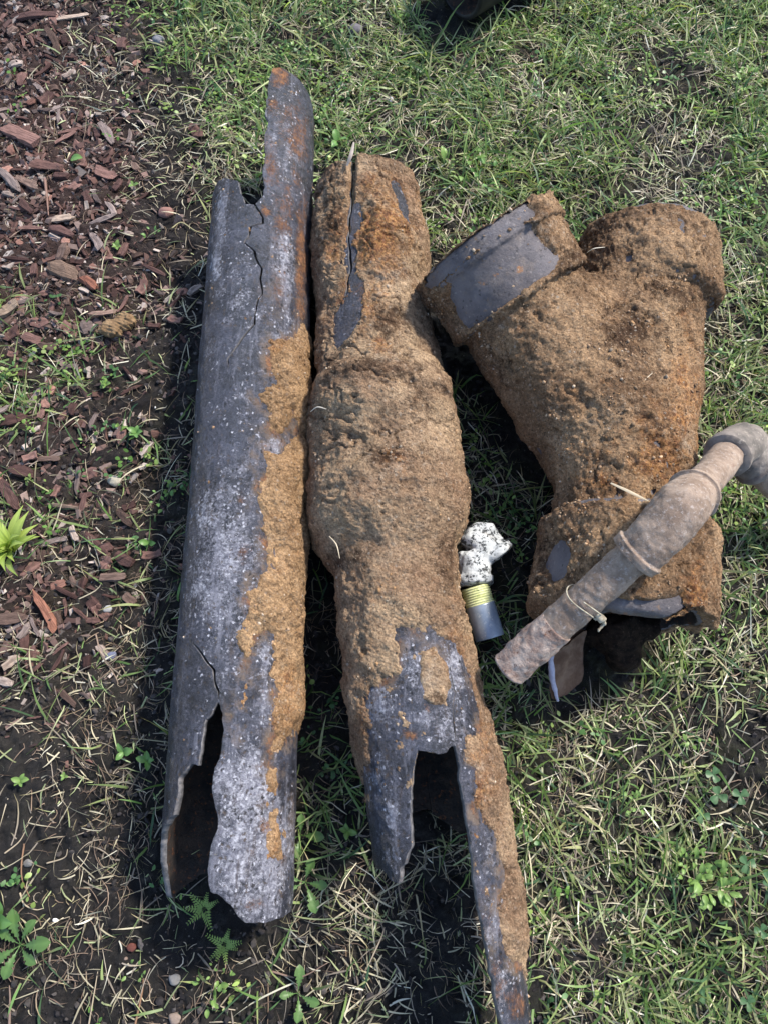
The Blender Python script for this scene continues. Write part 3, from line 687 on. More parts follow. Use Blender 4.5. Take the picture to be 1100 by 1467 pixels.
def bite(P):
    """ragged broken lower rim: nibble the end of the lower bell"""
    e = P[:, 1]-(yb0[1]+0.004+0.010*vnoise(P*np.array([1, 0, 1]), 26, 61)+0.006*vnoise(P*np.array([1, 0, 1]), 70, 62)+0.012*ss(-0.03, 0.03, P[:, 0]-0.30)*0)
    return -e
ylo = np.array([0.02, 0.07, -0.012]); yhi = np.array([0.62, 0.74, 0.225])
yorg = (ylo+yhi)/2*np.array([1, 1, 0])
rooty = thing('wye_fitting', yorg, 'soil-caked Y-shaped drain fitting with two bells at top, right of the middle pipe', 'pipe fitting')
Vm, Qm = surfnets(lambda P: smax(smax(y_solid(P, 0.0), -y_cav(P), 0.002), bite(P), 0.002), ylo, yhi, 0.0026)
Nm = vnormals(Vm, Qm)
Vm = Vm+Nm*(0.0006*fbm(Vm, 60, 3, 63))[:, None]
cavm = (y_cav(Vm) < 0.0025)
fc = cavm[Qm].all(1)
mk = np.stack([blobs(Vm, [(745, 385, 8, 8, .9), (690, 405, 10, 8, .8), (708, 395, 6, 6, .6), (900, 880, 20, 12, .6)]), blobs(Vm, [(700, 330, 60, 26, .5), (745, 300, 20, 10, .7), (900, 875, 30, 20, .7)]), blobs(Vm, [(715, 380, 60, 60, .35)])], 1)
m = M('smooth grey purple iron')
at = m.sep(m.attr().outputs['Color'])
c = m.mix(m.rng(m.noise(26, 7, 0.7), 0.35, 0.65), (0.085, 0.076, 0.084), (0.165, 0.148, 0.155))
c = m.mix(m.math('MULTIPLY', m.rng(m.math('ADD', m.noise(60, 9, 0.8), m.math('MULTIPLY', at[2], 0.25)), 0.52, 0.8), 0.75), c, (0.25, 0.19, 0.145))
c = m.mix(m.math('MULTIPLY', m.rng(m.math('ADD', m.noise(240, 8, 0.8), m.math('MULTIPLY', at[1], 0.2)), 0.58, 0.75), 0.5), c, (0.30, 0.28, 0.30))
c = m.mix(m.rng(m.math('ADD', m.noise(90, 8, 0.8), m.math('MULTIPLY', at[0], 0.3)), 0.66, 0.76), c, (0.34, 0.16, 0.07))
f1, c1 = m.flecks(300, 0.22); f2, c2 = m.flecks(170, 0.16, 0.28)
c = m.mix(m.math('MULTIPLY', f1, 0.7), c, m.mix(m.rng(c1[1], .4, .6), (0.03, 0.027, 0.03), (0.26, 0.23, 0.22)))
c = m.mix(m.math('MULTIPLY', f2, 0.7), c, m.mix(m.rng(c2[1], .4, .6), (0.24, 0.15, 0.09), (0.05, 0.04, 0.04)))
b = m.bump(m.noise(70, 9, 0.8), 0.8, 0.005); b = m.bump(m.noise(260, 6, 0.8), 0.8, 0.0022, b)
MAT['bell'] = m.done(m.bsdf(c, 0.6, 0.4, b))
me = mkmesh('fitting_body', Vm-yorg, [Qm], [MAT['bell'], MAT['inner']], fc.astype(int), cols=mk)
link('fitting_body', me, rooty)
GR = 0.006
Vc, Qc = surfnets(lambda P: smax(smax(y_solid(P, GR), -(y_cav(P)-0.004), 0.003), bite(P)-0.002, 0.003), ylo, yhi, 0.0019)
px, py, _ = proj(Vc); Nc = vnormals(Vc, Qc)
face = np.sum(Nc*(np.array([0, 0, CAMH])-Vc), 1) > -0.02
q = Vc*1.0
bd = np.full(len(Vc), -200.0)
for pl in ([(653, 386), (700, 352), (749, 319), (770, 341), (797, 370), (786, 383), (749, 408), (715, 437), (669, 468), (653, 454), (643, 429), (650, 398)],
           [(606, 408), (612, 375), (648, 335), (686, 300), (724, 270), (764, 302), (749, 312), (724, 322), (694, 343), (653, 376), (628, 410)],
           [(866, 862), (900, 868), (935, 866), (975, 858), (985, 880), (950, 880), (920, 875), (895, 892), (870, 885)],
           [(783, 790), (796, 778), (806, 790), (800, 812), (790, 822), (781, 808)]):
    bd = np.maximum(bd, poly_sd(px, py, pl))
bd = np.where(face, bd, -200)+5.0*fbm(q, 60, 5, 66, 0.65)
low = ss(640, 760, py)
disp = 0.0030*fbm(Vc, 14, 3, 67)+0.0024*fbm(Vc, 42, 4, 68, 0.6)+0.0018*fbm(Vc, 120, 4, 69, 0.7)+0.0007*fbm(Vc, 330, 2, 70)-0.0035*ss(0.45, 0.8, fbm(Vc, 55, 3, 170, .6))-0.003*ss(0.06, 0.0, np.abs(fbm(Vc, 30, 3, 171)))*ss(0.0, .4, fbm(Vc, 9, 2, 172))
disp = disp+0.003*np.exp(-((px-850)/40)**2-((py-395)/32)**2)
th = GR+disp
th = np.where(bd > -15, -0.0016+(th+0.0016)*ss(-2, -15, bd), th)
Vc = Vc+Nc*(th-GR)[:, None]
keepv = th > -0.0014
Qc = Qc[keepv[Qc].all(1)]
mk = np.stack([blobs(Vc, [(940, 640, 60, 60, .75), (980, 560, 30, 100, .7), (850, 690, 60, 20, .5), (640, 440, 20, 40, .3), (990, 850, 40, 40, .6), (780, 760, 20, 40, .3)]),
               blobs(Vc, [(770, 330, 30, 30, .7), (700, 460, 60, 16, .5), (880, 590, 50, 40, .5), (820, 640, 50, 30, .3), (985, 640, 14, 30, .9), (940, 330, 60, 30, .2), (840, 880, 40, 30, .6)]),
               blobs(Vc, [(900, 480, 45, 60, .9), (940, 620, 34, 40, .7), (860, 340, 40, 40, .8), (800, 800, 60, 60, .8), (960, 420, 50, 20, .8), (720, 520, 40, 40, .6), (820, 380, 30, 30, .9), (830, 700, 100, 12, .3)])], 1)  # dark stains, plus painted shade in crotch, seams and lower bell's left side
me = mkmesh('soil_crust', Vc-yorg, [Qc], MAT['crust_dark'], cols=mk)
link('soil_crust', me, rooty)

def clods(V, N, n, size, pal, parent, seed, label=None):
    """loose grains and small clods stuck to a crust (V, N world positions and normals)"""
    r = np.random.default_rng(seed); clump = fbm(V, 26, 3, seed)
    w = np.clip(0.15+clump, 0.01, 1)**2; k = r.choice(len(V), n, p=w/w.sum())
    s_ = size*np.exp(r.normal(-0.25, .55, n)); s_ = np.minimum(s_, size*2.6)
    B = icov()[0][None]*(1+r.normal(0, .22, (n, 12, 3)))*np.stack([np.ones(n), r.uniform(.6, 1, n), r.uniform(.5, .9, n)], 1)[:, None]*s_[:, None, None]
    B = np.einsum('nij,nkj->nki', rotm(r.uniform(0, 6.3, n), r.normal(0, .8, n), r.normal(0, .8, n)), B)+(V[k]+N[k]*(s_*0.25)[:, None])[:, None]
    F_ = (icov()[1][None]+(np.arange(n)*12)[:, None, None]).reshape(-1, 3)
    pal = np.asarray(pal); c = pal[r.integers(0, len(pal), n)]*np.exp(r.normal(0, .3, n))[:, None]
    me = mkmesh('soil_grains', B.reshape(-1, 3), [F_], MAT['crumb'], cols=np.repeat(c, 12, 0))
    o = link('soil_grains', me, parent); o['kind'] = 'stuff'; return o
_ic = []
def icov():
    if not _ic:
        v = []; g_ = (1+5**.5)/2
        for a in (-1, 1):
            for b_ in (-g_, g_): v += [(0, a, b_), (a, b_, 0), (b_, 0, a)]
        v = np.array(v)/math.hypot(1, g_); _ic.extend([v, hull_tris(v)])
    return _ic
def hull_tris(V):
    n = len(V); T = []
    for i in range(n):
        for j in range(i+1, n):
            for k in range(j+1, n):
                nr = np.cross(V[j]-V[i], V[k]-V[i]); dd_ = (V-V[i])@nr
                if (dd_ <= 1e-9).all(): T.append((i, j, k))
                elif (dd_ >= -1e-9).all(): T.append((i, k, j))
    return np.array(T)
def rotm(az, tilt, roll):
    ca, sa = np.cos(az), np.sin(az); cb, sb = np.cos(tilt), np.sin(tilt); cc_, sc_ = np.cos(roll), np.sin(roll)
    Z0 = 0*az; O1 = Z0+1
    Rz = np.stack([np.stack([ca, -sa, Z0], -1), np.stack([sa, ca, Z0], -1), np.stack([Z0, Z0, O1], -1)], -2)
    Ry = np.stack([np.stack([cb, Z0, -sb], -1), np.stack([Z0, O1, Z0], -1), np.stack([sb, Z0, cb], -1)], -2)
    Rx = np.stack([np.stack([O1, Z0, Z0], -1), np.stack([Z0, cc_, -sc_], -1), np.stack([Z0, sc_, cc_], -1)], -2)
    return Rz@Ry@Rx
GRP = [(0.30, 0.20, 0.125), (0.24, 0.155, 0.095), (0.34, 0.235, 0.15), (0.14, 0.09, 0.055), (0.30, 0.175, 0.085), (0.27, 0.18, 0.11), (0.20, 0.125, 0.075), (0.38, 0.30, 0.22)]
def clods_from(o, org, n, size, seed):
    me = o.data; k = len(me.vertices); V = np.empty(k*3, np.float32); me.vertices.foreach_get('co', V)
    N_ = np.empty(k*3, np.float32); me.vertex_normals.foreach_get('vector', N_)
    return clods(V.reshape(-1, 3).astype(float), N_.reshape(-1, 3).astype(float), n, size, GRP, o.parent, seed)
CR = [(o_.parent, o_) for o_ in scene.objects if o_.name.startswith('soil_crust')]
for q_, (pa, o_) in enumerate(CR):
    nv = len(o_.data.vertices)
    clods_from(o_, None, int(nv*0.022), 0.00095, 300+q_)
# ------------------------------------------------------------------ swept tubes
def crom(pts, n):
    pts = np.asarray(pts, float)
    P = np.vstack([2*pts[0]-pts[1], pts, 2*pts[-1]-pts[-2]])
    out = []
    m_ = len(pts)-1
    for u in np.linspace(0, m_, n):
        i = min(int(u), m_-1); t = u-i
        p0, p1_, p2_, p3 = P[i], P[i+1], P[i+2], P[i+3]
        out.append(0.5*((2*p1_)+(-p0+p2_)*t+(2*p0-5*p1_+4*p2_-p3)*t*t+(-p0+3*p1_-3*p2_+p3)*t**3))
    return np.array(out)
def sweep(C, R, ns=48, bore=0.0, disp=None, org=(0, 0, 0)):
    """tube along C with radii R; bore>0 adds open ends with an inner wall of that radius; returns V, quads, matidx"""
    C = np.asarray(C); R = np.asarray(R); n = len(C)
    T = np.gradient(C, axis=0); T /= np.linalg.norm(T, axis=1)[:, None]
    up = np.array([0, 0, 1.0]) if abs(T[0, 2]) < 0.9 else np.array([1.0, 0, 0])
    u = np.cross(T, up); u /= np.linalg.norm(u, axis=1)[:, None]; v = np.cross(u, T)
    a = np.linspace(0, 2*PI, ns, endpoint=False)
    def ring(rad): return (C[:, None]+rad[:, None, None]*(np.cos(a)[None, :, None]*u[:, None]+np.sin(a)[None, :, None]*v[:, None]))
    O = ring(R).reshape(-1, 3)
    if disp is not None:
        Nn = (O-np.repeat(C, ns, 0)); Nn /= np.linalg.norm(Nn, axis=1)[:, None]; O = O+Nn*disp(O)[:, None]
    i = np.arange(n*ns).reshape(n, ns); j = np.roll(i, -1, 1)
    Q = np.stack([i[:-1], j[:-1], j[1:], i[1:]], -1).reshape(-1, 4)
    if bore:
        k = n
        I = ring(np.full(n, bore)).reshape(-1, 3)
        Qi = Q[:, ::-1]+n*ns
        c0 = np.stack([j[0], i[0], i[0]+n*ns, j[0]+n*ns], 1); c1 = np.stack([i[-1], j[-1], j[-1]+n*ns, i[-1]+n*ns], 1)
        V = np.concatenate([O, I]); F_ = np.concatenate([Q, Qi, c0, c1])
        mi = np.concatenate([np.zeros(len(Q)), np.ones(len(Qi)), np.zeros(len(c0)+len(c1))]).astype(int)
    else:
        V = np.concatenate([O, C[:1], C[-1:]]); z = n*ns
        c0 = np.stack([j[0], i[0], np.full(ns, z), np.full(ns, z)], 1)[:, :3]; c1 = np.stack([i[-1], j[-1], np.full(ns, z+1)], 1)
        return V-np.asarray(org), [Q, c0, c1], np.zeros(len(Q)+2*ns, int)
    return V-np.asarray(org), [F_], mi

# ------------------------------------------------------------------ GREY THREADED PIPE WITH ELBOWS lying over the fitting
m = M('grey dusty galvanised')
n1 = m.noise(45, 6, 0.65); n2 = m.noise(300, 5, 0.75); n3 = m.noise(90, 7, 0.7)
c = m.mix(m.rng(n1, 0.35, 0.65), (0.18, 0.128, 0.096), (0.32, 0.245, 0.19))
c = m.mix(m.math('MULTIPLY', m.rng(n3, 0.55, 0.7), 0.6), c, (0.15, 0.085, 0.06))
c = m.mix(m.math('MULTIPLY', m.rng(n2, 0.52, 0.68), 0.6), c, (0.42, 0.37, 0.34))
c = m.mix(m.math('MULTIPLY', m.rng(m.noise(160, 5, 0.7), 0.44, 0.3), 0.6), c, (0.07, 0.055, 0.05))
b = m.bump(n3, 0.6, 0.002); b = m.bump(n2, 0.7, 0.001, b)
MAT['galv'] = m.done(m.bsdf(c, 0.85, 0.25, b))
MAT['galv_dark'] = simple_mat('darker stained elbow', (0.10, 0.088, 0.078), (0.23, 0.195, 0.17), 50, 0.75, 0.3, 260, 0.6, 0.0012, cc=(0.3, 0.26, 0.22))
MAT['galv_end'] = simple_mat('crusty end', (0.25, 0.165, 0.13), (0.44, 0.36, 0.31), 70, 0.95, 0.12, 230, 1.0, 0.003, cc=(0.15, 0.075, 0.05))
g0 = W(727, 958, 0.100); g1 = W(945, 764, 0.197); g2 = W(975, 728, 0.203); g3 = W(1045, 648, 0.130)
g4 = W(1062, 645, 0.105); g5 = W(1140, 722, 0.045)
gorg = W(880, 820, 0.17)
rootg = thing('elbowed_pipe', gorg, 'thin grey pipe with two elbows lying diagonally across the lower bell of the Y', 'water pipe')
dg = (g1-g0)/np.linalg.norm(g1-g0); dg2 = (g3-g2)/np.linalg.norm(g3-g2); dg3 = (g5-g4)/np.linalg.norm(g5-g4)
def put(name, C, R, mat, bore=0.0, disp=None, ns=56, label=None, root=rootg, org=gorg):
    V, Fs, mi = sweep(C, R, ns, bore, disp, org)
    me = mkmesh(name, V, Fs, [mat, MAT['inner']], mi, cols=np.zeros((len(V), 3)))
    o = link(name, me, root)
    if label: o['label'] = label
    return o
def lerp_pts(a, b, n): return a+(b-a)*np.linspace(0, 1, n)[:, None]
gd = lambda P: 0.0009*fbm(P, 45, 4, 71)+0.0006*fbm(P, 200, 3, 72)
Lg = np.linalg.norm(g1-g0)
C = lerp_pts(g0, g0+dg*0.060, 50)
put('crusty_end', C, 0.0158+0.0008*np.exp(-((np.linspace(0, 1, 50)-.02)/.03)**2)-0.0012*ss(0.03, 0, np.linspace(0, 1, 50)), MAT['galv_end'], 0.012, lambda P: 0.0014*fbm(P, 60, 4, 73)+0.0006*fbm(P, 240, 3, 74), label='lower end crusted pinkish grey')
C = lerp_pts(g0+dg*0.058, g1, 120)
put('pipe_segment', C, np.full(120, 0.0152), MAT['galv'], 0, gd)
# main elbow: bent body with a rim at each mouth
ec = crom([g1-dg*0.030, g1-dg*0.008, g2-dg*0.002+np.array([0, 0, 0.002]), g2+dg2*0.020, g2+dg2*0.034], 120)
u = np.linspace(0, 1, 120)
er = 0.0182+0.0028*np.sin(PI*u)**0.8+0.0030*(ss(0.0, .012, u)*ss(0.125, 0.11, u)+ss(1, .988, u)*ss(0.90, 0.912, u))
er = er*np.where(u < 0.012, 0.82, 1)*np.where(u > 0.988, 0.80, 1)
put('elbow', ec, er, MAT['galv'], 0, gd)
C = lerp_pts(g2+dg2*0.024, g3, 80)
put('pipe_segment', C, np.full(80, 0.0148), MAT['galv'], 0, gd)
ec = crom([g3-dg2*0.012, g3+dg2*0.004, g4+np.array([0.004, 0.006, 0]), g4+dg3*0.016, g4+dg3*0.030], 90)
u = np.linspace(0, 1, 90)
er = 0.0180+0.0024*np.sin(PI*u)+0.0028*(ss(0.0, .02, u)*ss(0.17, 0.15, u)+ss(1, .98, u)*ss(0.84, 0.86, u))
er = er*np.where(u < 0.015, 0.8, 1)*np.where(u > 0.985, 0.8, 1)
put('elbow', ec, er, MAT['galv_dark'], 0, gd, label='darker stained elbow turning down to the grass')
C = lerp_pts(g4+dg3*0.022, g5+dg3*0.10, 60)
put('pipe_segment', C, np.full(60, 0.0152), MAT['galv'], 0, gd)
# twine wound round it
MAT['twine'] = simple_mat('pale twine', (0.26, 0.22, 0.16), (0.44, 0.40, 0.31), 200, 0.9, 0.1, 500, 0.5, 0.0006)
tc = g0+dg*0.088
ux = np.cross(dg, [0, 0, 1]); ux /= np.linalg.norm(ux); uy = np.cross(ux, dg)
aa = np.linspace(0.6, 2*PI*1.25, 90)
C = tc+np.outer(np.cos(aa), ux)*0.0172+np.outer(np.sin(aa), uy)*0.0172+np.outer(aa/(2*PI)*0.006+0.002*np.sin(aa*2), dg)
put('twine', C, np.full(90, 0.0006), MAT['twine'], 0, None, 8)
kn = W(858, 884, 0.150)
C = crom([tc+ux*0.018, kn+np.array([-.008, .004, 0]), kn, kn+np.array([.006, -.003, -.01]), kn+np.array([.002, -.010, -.014])], 40)
put('twine', C, 0.0012+0.0022*np.exp(-((np.linspace(0, 1, 40)-.55)/.14)**2), MAT['twine'], 0, lambda P: 0.0009*fbm(P, 300, 2, 75), 10)

# ------------------------------------------------------------------ small WHITE GALVANISED TEE with zinc nipple
m = M('flaking white zinc')
sp = m.math('ADD', m.math('MULTIPLY', m.noise(170, 6, 0.65), 0.6), m.math('MULTIPLY', m.noise(420, 4, 0.7), 0.4))
c = m.mix(m.rng(m.noise(70, 5, 0.6), 0.35, 0.65), (0.36, 0.38, 0.39), (0.62, 0.65, 0.66))
c = m.mix(m.rng(m.math('ADD', sp, m.math('MULTIPLY', m.noise(45, 3), 0.25)), 0.62, 0.57), c, (0.045, 0.05, 0.055))
c = m.mix(m.math('MULTIPLY', m.rng(m.noise(60, 8, .8), .5, .7), .6), c, (0.24, 0.20, 0.16))
b = m.bump(sp, 0.7, 0.0015); b = m.bump(m.noise(90, 6, 0.7), 0.6, 0.003, b)
MAT['zincwhite'] = m.done(m.bsdf(c, 0.8, 0.3, b))
MAT['zinc'] = simple_mat('zinc plated steel', (0.22, 0.27, 0.34), (0.34, 0.39, 0.46), 60, 0.33, 0.6, 300, 0.25, 0.0006, metal=0.35, cc=(0.45, 0.48, 0.5))
MAT['thread'] = simple_mat('yellow green thread sealant', (0.42, 0.45, 0.17), (0.64, 0.66, 0.38), 120, 0.6, 0.4, 400, 0.4, 0.0006, cc=(0.2, 0.25, 0.1))
f0 = W(680, 838, 0.034); f1 = W(677, 790, 0.036); f2 = W(690, 768, 0.036); f3 = W(716, 797, 0.034); f4 = W(688, 752, 0.036)
forg = f1*np.array([1, 1, 0])
rootf = thing('pipe_tee', forg, 'small white flaking metal fitting with zinc nipple between the middle pipe and the Y', 'pipe fitting')
def fs(P):
    d = sd_cyl(P, f0, f1, 0.0150, 0.0165, 0.004)
    d = smin(d, sd_cyl(P, f0+(f1-f0)*0.0, f0+(f1-f0)*0.26, 0.0182, 0.0182, 0.002), 0.002)
    d = smin(d, sd_cyl(P, f1, f2, 0.0180, 0.0170, 0.006), 0.008)
    d = smin(d, sd_cyl(P, f2, f3, 0.0145, 0.0140, 0.003), 0.006)
    d = smin(d, sd_cyl(P, f2+(f3-f2)*0.72, f3, 0.0175, 0.0175, 0.002), 0.002)
    d = smin(d, sd_cyl(P, f2, f4, 0.0150, 0.0130, 0.004), 0.005)
    return d-0.0010*fbm(P, 60, 2, 76)-0.0006*fbm(P, 200, 2, 77)
V, Q = surfnets(fs, forg+np.array([-.06, -.06, 0.0]), forg+np.array([.07, .08, .07]), 0.0011)
link('tee_body', mkmesh('tee_body', V-forg, [Q], MAT['zincwhite']), rootf)
n0 = W(681, 846, 0.032); nn1 = W(701, 914, 0.024)
dn = (nn1-n0)/np.linalg.norm(nn1-n0); Ln = np.linalg.norm(nn1-n0)
s_ = np.linspace(-0.004, 0.0145, 120)
put('thread', n0+np.outer(s_, dn), 0.0138+0.0010*np.abs(((s_/0.0024) % 1)*2-1), MAT['thread'], 0, None, 48, root=rootf, org=forg)
s_ = np.linspace(0.014, Ln, 40)
rr_ = np.full(40, 0.0147); rr_[0] = 0.0138; rr_[-1] = 0.0142
put('nipple', n0+np.outer(s_, dn), rr_, MAT['zinc'], 0.0115, None, 56, root=rootf, org=forg)

# ------------------------------------------------------------------ black pipe at the top edge
m = M('black pipe')
c = m.mix(m.rng(m.noise(20, 5), 0.4, 0.7), (0.012, 0.012, 0.013), (0.03, 0.028, 0.026))
MAT['black'] = m.done(m.bsdf(c, 0.55, 0.3, m.bump(m.noise(150, 5), 0.4, 0.001)))
k0 = W(655, -30, 0.05); k1 = W(850, -140, 0.05)
korg = k0*np.array([1, 1, 0])
rootk = thing('black_pipe', korg, 'dark pipe end with open mouth at the top edge of the grass', 'pipe')
C = lerp_pts(k0, k1, 60)
put('pipe_wall', C, np.full(60, 0.049), MAT['black'], 0.043, lambda P: 0.0006*fbm(P, 20, 2, 78), 72, root=rootk, org=korg)

# ------------------------------------------------------------------ rubbish hanging out of the lower bell
MAT['sludge'] = simple_mat('black root mass', (0.008, 0.006, 0.005), (0.035, 0.022, 0.015), 120, 0.95, 0.1, 300, 1.0, 0.004, cc=(0.07, 0.045, 0.03))
s0 = W(880, 905, 0.020)
rootd = thing('root_clump', s0*np.array([1, 1, 0]), 'black matted root clump spilling out of the broken lower bell', 'roots')
def sl_(P):
    d = sd_cyl(P, W(880, 880, .035), W(893, 960, .014), 0.030, 0.014, 0.012)
    d = smin(d, sd_cyl(P, W(850, 885, .03), W(868, 925, .014), 0.026, 0.014, 0.012), 0.01)
    d = smin(d, sd_cyl(P, W(915, 880, .03), W(910, 915, .014), 0.03, 0.014, 0.012), 0.01)
    return d-0.004*fbm(P, 45, 3, 81)-0.002*fbm(P, 140, 3, 82)
V, Q = surfnets(sl_, s0+np.array([-.1, -.09, -.01]), s0+np.array([.1, .09, .07]), 0.002)
link('root_mat', mkmesh('root_mat', V-s0*np.array([1, 1, 0]), [Q], MAT['sludge']), rootd)

# broken shard; light on its edge is painted in as pale lavender
MAT['shard'] = simple_mat('brown shard', (0.10, 0.055, 0.035), (0.20, 0.13, 0.09), 50, 0.9, 0.15, 200, 0.8, 0.002)
MAT['shard_edge'] = simple_mat('lavender painted lit edge', (0.30, 0.29, 0.36), (0.42, 0.41, 0.50), 120, 0.7, 0.3, 300, 0.4, 0.001)
a0 = W(789, 938, 0.062); a1 = W(797, 1004, 0.030); a2 = W(834, 978, 0.024); a3 = W(838, 905, 0.045)
rs = thing('iron_shard', W(810, 960, 0), 'flat brown broken shard with pale edge under the grey pipe', 'shard')
def slab(pts, th, org, nd=10, amp=0.001, seed=0):
    pts = np.asarray(pts); c0_, c1_, c2_, c3_ = pts
    u, v = np.meshgrid(np.linspace(0, 1, nd), np.linspace(0, 1, nd)); u = u.ravel()[:, None]; v = v.ravel()[:, None]
    P = (c0_*(1-u)+c3_*u)*(1-v)+(c1_*(1-u)+c2_*u)*v
    nr = np.cross(c3_-c0_, c1_-c0_); nr /= np.linalg.norm(nr); nr = nr if nr[2] > 0 else -nr
    P = P+nr*(amp*fbm(P, 60, 3, seed))[:, None]+0.0015*np.stack([fbm(P, 90, 2, seed+1), fbm(P, 90, 2, seed+2), 0*u[:, 0]], 1)
    i = np.arange(nd*nd).reshape(nd, nd); q = np.stack([i[:-1, :-1], i[:-1, 1:], i[1:, 1:], i[1:, :-1]], -1).reshape(-1, 4)
    n_ = nd*nd; per = np.concatenate([i[0], i[1:, -1], i[-1, ::-1][1:], i[::-1, 0][1:]])
    side = np.stack([per[:-1], per[1:], per[1:]+n_, per[:-1]+n_], 1)
    return np.concatenate([P, P-nr*th])-org, [q, q[:, ::-1]+n_, side]
V, Fs = slab([a0, a1, a2, a3], 0.005, np.array(rs.location), 14, 0.0015, 83)
link('shard_plate', mkmesh('shard_plate', V, Fs, MAT['shard']), rs)
C = crom([a0+[-.001, 0, .002], (a0+a1)/2+[-.002, 0, .001], a1+[0.001, 0, 0]], 30)
put('shard_rim', C, 0.0030-0.0012*np.linspace(0, 1, 30), MAT['shard_edge'], 0, lambda P: 0.0007*fbm(P, 150, 2, 84), 12, root=rs, org=np.array(rs.location))

# ------------------------------------------------------------------ keep-out footprints
def seg_d(x, y, a, b):
    ex, ey = b[0]-a[0], b[1]-a[1]; t = np.clip(((x-a[0])*ex+(y-a[1])*ey)/(ex*ex+ey*ey), 0, 1)
    return np.hypot(x-a[0]-t*ex, y-a[1]-t*ey)
A1, B1 = W(388, 130, .058), W(323, 1300, .058)
axis2 = [W(516, 225, .06), W(532, 450, .06), W(555, 700, .06), W(578, 900, .06), W(612, 1110, .06)]
def blocked(x, y, m_=0.0):
    k = seg_d(x, y, W(380, 270, .058), B1) < 0.048+m_
    k |= seg_d(x, y, W(420, 140, .05), W(412, 300, .05)) < 0.022+m_
    for a, b in zip(axis2[:-1], axis2[1:]): k |= seg_d(x, y, a, b) < 0.05+m_
    k |= seg_d(x, y, W(700, 1130, .04), W(752, 1500, .04)) < 0.012+m_
    k |= seg_d(x, y, yb0, ym1) < 0.058+m_
    k |= seg_d(x, y, yj, yl0) < 0.055+m_
    k |= seg_d(x, y, yb0+[0, .02, 0], yb1) < 0.070+m_
    k |= seg_d(x, y, yl0, yl1) < 0.066+m_
    k |= seg_d(x, y, yr0, yr1) < 0.066+m_
    k |= seg_d(x, y, f0, f2) < 0.015+m_
    k |= seg_d(x, y, n0, nn1) < 0.012+m_
    k |= seg_d(x, y, k0, k1) < 0.046+m_
    return k

# ------------------------------------------------------------------ grass and straw
def blades(n_try, mp, Lr, Wr, e0r, bend_r, curl, pal, name, mat, label, power=1.3, K=5, zoff=0.0, area=(-0.95, 0.95, -0.55, 1.65), lift=0.0, seed=0, clump=0.5, dens_out=1.0, spread=0.3):
    r = np.random.default_rng(seed)
    x = r.uniform(area[0], area[1], n_try); y = r.uniform(area[2], area[3], n_try)
    px, py, _ = proj(v2(x, y))
    out = (px < -60) | (px > 1160) | (py < -80) | (py > 1540)
    q = v2(x, y)
    mv = sample(mp, x, y); d = mv**power*(0.35+0.65*ss(0.05, 0.5, mv))*(1+clump*2.3*fbm(q, 22, 3, 101+seed)+0.9*fbm(q, 8, 2, 102+seed))
    d = np.where(out, d*0.35, d)
    ok = (r.uniform(0, 1, n_try) < d) & ~blocked(x, y, 0.002)
    x = x[ok]; y = y[ok]; n = len(x)
    L = r.uniform(*Lr, n)*np.exp(r.normal(0, 0.28, n)); w = r.uniform(*Wr, n)
    # clumps share a direction
    fld = PI*2*vnoise(v2(x, y), 9, 103+seed)
    az = np.where(r.uniform(0, 1, n) < spread, fld+r.normal(0, 0.6, n), r.uniform(0, 2*PI, n))
    e = r.uniform(*e0r, n); bd_ = r.uniform(*bend_r, n); cu = r.normal(0, curl, n); kink = r.integers(1, K, n); kk = r.normal(0, curl*1.2, n)*(r.uniform(0, 1, n) < 0.5)
    z = gh(x, y)+lift*r.uniform(0, 1, n)-0.001
    P = np.stack([x, y, z], 1); V = np.zeros((n, K+1, 2, 3)); tw0 = r.normal(0, 0.5, n); tw1 = r.normal(0, 0.9, n)
    for k in range(K+1):
        s = k/K
        a = az+cu*s+np.where(k >= kink, kk, 0); el = e-bd_*s
        dv = np.stack([np.cos(a)*np.cos(el), np.sin(a)*np.cos(el), np.sin(el)], 1)
        sv = np.stack([-np.sin(a), np.cos(a), 0*a], 1); nv = np.cross(dv, sv)
        tw = tw0+tw1*s
        sd_ = sv*np.cos(tw)[:, None]+nv*np.sin(tw)[:, None]
        ww = w*(0.75+0.5*s if s < 0.5 else 1.0-(s-0.5)*1.75)*0.5
        V[:, k, 0] = P-sd_*ww[:, None]; V[:, k, 1] = P+sd_*ww[:, None]
        P = P+dv*(L/K)[:, None]
        g = gh(P[:, 0], P[:, 1])+0.0012+zoff; P[:, 2] = np.maximum(P[:, 2], g+0.0012*k*r.uniform(0, 1, n))
    V = V.reshape(-1, 3)
    b0 = (np.arange(n)*(K+1)*2)[:, None]
    Q = np.concatenate([np.stack([b0[:, 0]+2*k, b0[:, 0]+2*k+1, b0[:, 0]+2*k+3, b0[:, 0]+2*k+2], 1) for k in range(K)])
    pal = np.asarray(pal, float); wt = pal[:, 3]/pal[:, 3].sum()
    ci = r.choice(len(pal), n, p=wt)
    c = pal[ci, :3]*np.exp(r.normal(0, 0.22, n))[:, None]
    c2 = np.repeat(c[:, None], K+1, 1)
    tipdry = (r.uniform(0, 1, n) < 0.25)[:, None, None]*(np.linspace(0, 1, K+1)**2)[None, :, None]
    c2 = c2*(1-tipdry)+np.array([0.34, 0.29, 0.15])*tipdry
    c2 = np.repeat(c2, 2, 1).reshape(-1, 3)
    me = mkmesh(name, V, [Q], mat, cols=c2)
    o = link(name, me); tag(o, label, None, kind='stuff')
    return n
green_pal = [(0.11, 0.19, 0.06, 4), (0.17, 0.25, 0.085, 3.4), (0.24, 0.30, 0.12, 2.4), (0.06, 0.115, 0.055, 2.3), (0.31, 0.335, 0.17, 1.8)]
